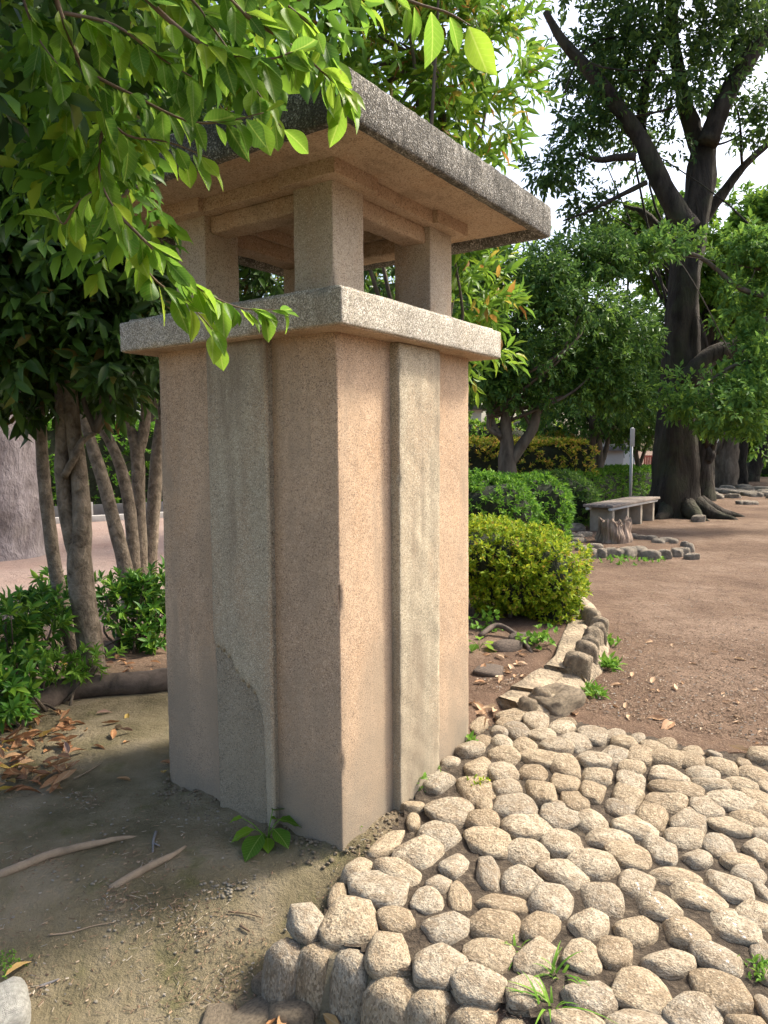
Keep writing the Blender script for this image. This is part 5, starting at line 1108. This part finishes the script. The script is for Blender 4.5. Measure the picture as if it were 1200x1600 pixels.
def crumbs():
    r = np.random.default_rng(19); parts = []
    for k in range(420):
        f = r.random(); off = abs(r.normal()) * .06 + .004; left = r.random() < .55
        if left: p = PL(-off - (.036 if .31 < f * PW < .64 else 0), f * PW)
        else: p = PL(f * PW, -off - (.036 if .33 < f * PW < .66 else 0))
        s_ = r.uniform(.003, .0095); z = float(gz(p.x, p.y)); V = ICO2[0] * (1 + .3 * sn(ICO2[0], 1.8, r.random() * 9))[:, None] * np.array([1, .85, .65]) * s_; parts.append((V + np.array([p.x, p.y, z + s_ * .2]), ICO2[1]))
    VV = join(parts); o = link('soil_crumbs', mesh('soil_crumbs', VV[0], VV[1]), simple('soil_crumb', (.15, .12, .078), .95, .45, 30, .5)); tag(o, 'small clods and grit gathered along the foot of the pillar', 'soil'); o['kind'] = 'stuff'
crumbs()
# ------------------------------------------------------------------ weeds and grasses
WL = leaf_mesh('weed_leaf_shape', .72, 7, .12, .25, ov=.5, wav=.03); WL.materials.append(M['lf_front'])
def broad_plant(name, lab, u, v, leaves, matl=None):
    t = empty(name, gp(u, v)); tag(t, lab, 'plant')
    for az, el, L, st in leaves:
        d = Vector((math.cos(az) * math.cos(el), math.sin(az) * math.cos(el), math.sin(el))); base = d * st + Vector((0, 0, st * .6))
        VF = tube([(0, 0, -.01), tuple(base * .5 + Vector((0, 0, .012))), tuple(base)], [.0022, .0018, .0014], 5); link('stem', mesh('stem', VF[0], VF[1]), M['lf_weed'], t)
        o = link('leaf', WL, None, t); o.location = base; o.rotation_euler = (Vector((d.x, d.y, -.15))).to_track_quat('Y', 'Z').to_euler(); o.scale = (L, L, L)
broad_plant('leafy_seedling', 'leafy green seedling at the foot of the pillar', 418, 1312, [(3.4, .35, .10, .05), (4.3, .4, .125, .04), (.2, .7, .105, .06), (5.5, .6, .10, .05), (1.2, .9, .09, .07), (3.0, .2, .06, .10), (4.9, .2, .07, .03), (.9, 1.1, .06, .05)])
broad_plant('bed_seedling', 'blue-green seedling under the privet next to the pillar', 748, 1015, [(.1, .4, .12, .05), (5.6, .3, .10, .05), (2.8, .5, .10, .05), (4.2, .4, .09, .05), (1.4, .7, .09, .06)])
def weed(name, lab, u, v, n, rad, L, Wd, seed, mat='lf_weed', h=.04, up=.8, grp='weeds by the stones'):
    r = np.random.default_rng(seed); p0 = gp(u, v); P = r.normal(size=(n, 3)) * np.array([rad, rad, 0]) * .5; P[:, 2] = r.random(n) * h; d = unit(np.c_[r.normal(size=(n, 2)), np.full(n, up)])
    VF = foliage(P, d, r, 5, L, Wd, .012, .2, .1, 1.0, 'hi'); o = link(name, mesh(name, VF[0], VF[1]), M[mat], None, p0); tag(o, lab, 'weed', grp); return o
weed('weed_tuft', 'bright small-leaved weed at the foot of the pillar pilaster', 652, 1236, 22, .022, .024, .014, 1, h=.06)
weed('weed_tuft', 'little pale weed low against the pillar shaft', 622, 1262, 8, .018, .018, .011, 2, h=.03)
weed('weed_tuft', 'sparse weed sprouting at the edge of the pilaster', 682, 1218, 9, .014, .02, .008, 3, h=.05)
weed('weed_tuft', 'pale leafy weed at the far corner of the pillar', 730, 1172, 12, .025, .045, .018, 4, h=.05)
weed('weed_tuft', 'yellow-green tuft growing over a cobble near the pillar', 750, 1236, 26, .055, .02, .009, 5, 'lf_yellow', h=.045)
weed('weed_tuft', 'faint seedling by the front edge of the pillar', 560, 1300, 5, .012, .014, .009, 6, h=.02)
weed('weed_patch', 'leafy weeds spreading along the outer kerb face', 952, 1005, 22, .13, .05, .020, 7, h=.03)
weed('weed_patch', 'broad-leaved weed against the mortar haunch of the kerb', 948, 1042, 12, .07, .075, .026, 8, h=.03)
weed('weed_patch', 'flat green weed beside the broken mortar block', 930, 1086, 14, .08, .065, .018, 9, h=.015)
weed('weed_patch', 'green weeds along the foot of the stump ring', 960, 876, 20, .4, .05, .025, 10, h=.03)
weed('weed_patch', 'small green weeds at the corner of the stump ring', 1012, 878, 14, .25, .05, .025, 12, h=.03)
weed('weed_tuft', 'mossy green tuft between cobbles at the pavement edge', 1192, 1530, 40, .05, .022, .008, 11, 'lf_weed', h=.04)
weed('moss_cushion', 'small green moss cushion on the bare soil', 8, 1508, 60, .05, .008, .005, 13, 'lf_weed', h=.012)
weed('ground_ivy', 'little creeping plant in the shade under the privet', 762, 985, 30, .14, .04, .03, 14, h=.14)
weed('ground_ivy', 'creeping leafy plant at the kerb foot of the privet', 835, 1010, 34, .14, .04, .028, 15, h=.09)
def grass(name, lab, u, v, n, L, seed):
    r = random.Random(seed); parts = []
    for k in range(n):
        az = r.random() * 6.28; el = r.uniform(.5, 1.35); l = L * r.uniform(.5, 1.1); w = r.uniform(.003, .0055); b = Vector((r.gauss(0, .012), r.gauss(0, .012), 0)); d = Vector((math.cos(az), math.sin(az), 0)); s = Vector((-d.y, d.x, 0)); V = []
        for j in range(6):
            f = j / 5; p = b + d * (l * f * math.cos(el) * (1 + .5 * f)) + Vector((0, 0, l * (f * math.sin(el) - .45 * f * f))); ww = w * (1 - f ** 1.6) + .0003; V += [p - s * ww, p + s * ww]
        parts.append((np.array([p[:] for p in V]), np.array([[2 * j, 2 * j + 1, 2 * j + 3, 2 * j + 2] for j in range(5)])))
    VV = join(parts); o = link(name, mesh(name, VV[0], VV[1]), M['lf_weed'], None, gp(u, v) + Vector((0, 0, .01))); tag(o, lab, 'grass tuft')
grass('grass_tuft', 'taller grass tuft growing in a cobble joint near the curved stick', 868, 1535, 18, .13, 1)
grass('grass_tuft', 'arching grass tuft between the big front cobbles', 858, 1580, 16, .14, 2)
grass('grass_tuft', 'small grass tuft beside the curved brown stick', 806, 1488, 10, .09, 3)
grass('grass_tuft', 'tiny grass sprig between pale cobbles', 824, 1445, 7, .06, 4)
grass('grass_tuft', 'short grass blades next to the upright edging stones', 694, 1516, 5, .05, 5)

# ------------------------------------------------------------------ far left: pale trunk, kerb, fence, hedge
pb = gp(-12, 868); yp = pb.y
tree('pale_trunk_tree', 'massive pale grey trunk with smooth bark beyond the slender trees', pb,
     [([pb - Vector((0, 0, .2)), A(-14, 850, yp), A(-14, 790, yp), A(-16, 700, yp), A(-20, 560, yp), A(-30, 380, yp)], np.array([86, 80, 76, 72, 68, 60]) * px(yp))],
     [B(-60, 300, yp, 220, 150, 3), B(60, 200, yp + 2, 180, 160, 3)], (M['bark_pale'], M['lf_dark']), 1400, 8, .16, .06, 101, kind='lo', fill=(.2, 1), seg=28, nt_=8, r0=.08, amp=.10)
k0, k1 = gp(-40, 825), gp(420, 800)
kv = k1 - k0; kr = math.atan2(kv.y, kv.x); kl = kv.xy.length
ks = empty('kerb', k0, kr); tag(ks, 'pale concrete kerb at the far edge of the sandy ground', 'kerb')
for k in range(int(kl // 1.0) + 1): part('kerb_block', rbox(k * 1.0 + .004, k * 1.0 + .996, -.06, .06, -.05, .13, r=.01, cell=.5, amp=.002, seed=k), M['kerb'], ks)
fs = empty('low_fence', k0 + Vector((-.2, .9, 0)), kr); tag(fs, 'low dark board fence in front of the far hedge', 'fence')
for k in range(int(kl // 2.0) + 1):
    part('board', rbox(k * 2.0 + .01, k * 2.0 + 1.99, -.02, .02, .02, .30, r=.004, cell=1, amp=.0, seed=k), M['fence'], fs); part('post', rbox(k * 2.0 - .05, k * 2.0 + .05, -.05, -.024, -.1, .36, r=.004, cell=1, amp=0, seed=k), M['kerb'], fs)
hedge('tall_hedge', 'tall leafy hedge behind the low dark fence', -1, kl + 1, 1.4, 2.8, 0, 2.1, kr, (k0.x, k0.y, 0), 4200, M['lf_hedge'], 103, .12, .055)
# distant trees closing the view
FT = [(-8.5, 27, 3.4, 'lf_far', 'distant leafy tree beyond the tall hedge'), (-13, 30, 4, 'lf_far', 'distant leafy tree beyond the pale trunk'), (-3.5, 31, 3.8, 'lf_bright', 'bright distant tree hidden mostly by the pillar'), (1.5, 34, 4.2, 'lf_far', 'distant tree behind the bright laurel'), (6, 40, 4.5, 'lf_far', 'distant tree behind the dark evergreen'), (19, 46, 5.0, 'lf_far', 'distant tree beyond the row of cherry trunks'), (26, 40, 5.5, 'lf_far', 'distant tree at the far side of the earth path'), (22, 30, 4.6, 'lf_cherry', 'leafy tree standing across the earth path')]
for k, (x, y, s, mt, lab) in enumerate(FT):
    b = Vector((x, y, .0)); h = 1.7 * s
    tree('distant_tree', lab, b, [([b - Vector((0, 0, .2)), b + Vector((.1, 0, h * .4)), b + Vector((-.1, 0, h * .8)), b + Vector((0, 0, h * 1.2))], [.06 * s, .05 * s, .04 * s, .01 * s])],
         [(x, y, h, s, s, s * .9), (x - s * .6, y - .4 * s, h * .8, s * .7, s * .7, s * .6), (x + s * .6, y - .3 * s, h * .85, s * .7, s * .7, s * .65), (x, y - .3 * s, h * 1.35, s * .7, s * .7, s * .6)],
         (M['bark_mid'], M[mt]), 1500, 8, .05 * s + .06, .024 * s + .03, 200 + k, fill=(.45, 1.05), kind='lo', nt_=10, r0=.02 * s, lump=.35, group='distant trees closing the view')

# ------------------------------------------------------------------ far buildings
def house(name, lab, u0, u1, v_top, y, mat, wins, depth=6, roof=True):
    a = A(u0, 720, y); b_ = A(u1, 720, y); h = A(u0, v_top, y).z; t = empty(name, (a.x, y, 0)); tag(t, lab, 'building'); w = b_.x - a.x
    part('wall', rbox(0, w, 0, depth, -.2, h, r=.02, cell=2, amp=0, seed=1), mat, t)
    if roof: part('roof', rbox(-.3, w + .3, -.3, depth + .3, h - .02, h + .22, r=.02, cell=3, amp=0, seed=2), M['roof_tile'], t)
    for (x0, x1, z0, z1) in wins:
        wd = part('window', rbox(x0, x1, -.04, .05, z0, z1, r=.01, cell=2, amp=0, seed=3), M['wall_grey'], t); part('pane', rbox(x0 + .08, x1 - .08, -.055, -.03, z0 + .08, z1 - .08, r=.004, cell=2, amp=0, seed=4), M['glass'], wd)
    return t
house('white_house', 'white walled house behind the clipped hedge', 862, 992, 690, 42, M['wall_white'], [(2.0, 2.7, .9, 1.8), (.4, 1.2, .9, 1.8), (3.6, 4.2, .9, 1.9)])
house('grey_shed', 'light grey shed standing before the white house', 947, 974, 704, 39, M['wall_grey'], [], 2)
house('pale_house', 'pale house glimpsed left of the dark evergreen trunk', 690, 752, 640, 36, M['wall_white'], [(.3, 1.0, 1.4, 2.4)])
rf = A(1006, 720, 38); rs = empty('red_slatted_gate', (rf.x, 38, 0)); tag(rs, 'red slatted gate seen beside the old cherry trunk', 'gate')
for k in range(9): part('slat', rbox(k * .115, k * .115 + .085, -.02, .02, .05, A(1006, 713, 38).z, r=.004, cell=2, amp=0, seed=k), M['red'], rs)
part('rail', rbox(-.05, 1.1, .022, .06, .3, .4, r=.004, cell=2, amp=0, seed=1), M['red'], rs); part('rail', rbox(-.05, 1.1, .022, .06, 1.0, 1.1, r=.004, cell=2, amp=0, seed=1), M['red'], rs)
house('far_white_wall', 'white far building glimpsed between the cherry trunks', 1105, 1230, 668, 60, M['wall_white'], [(1.0, 2.0, 1.2, 2.4), (3.4, 4.4, 1.2, 2.4)])
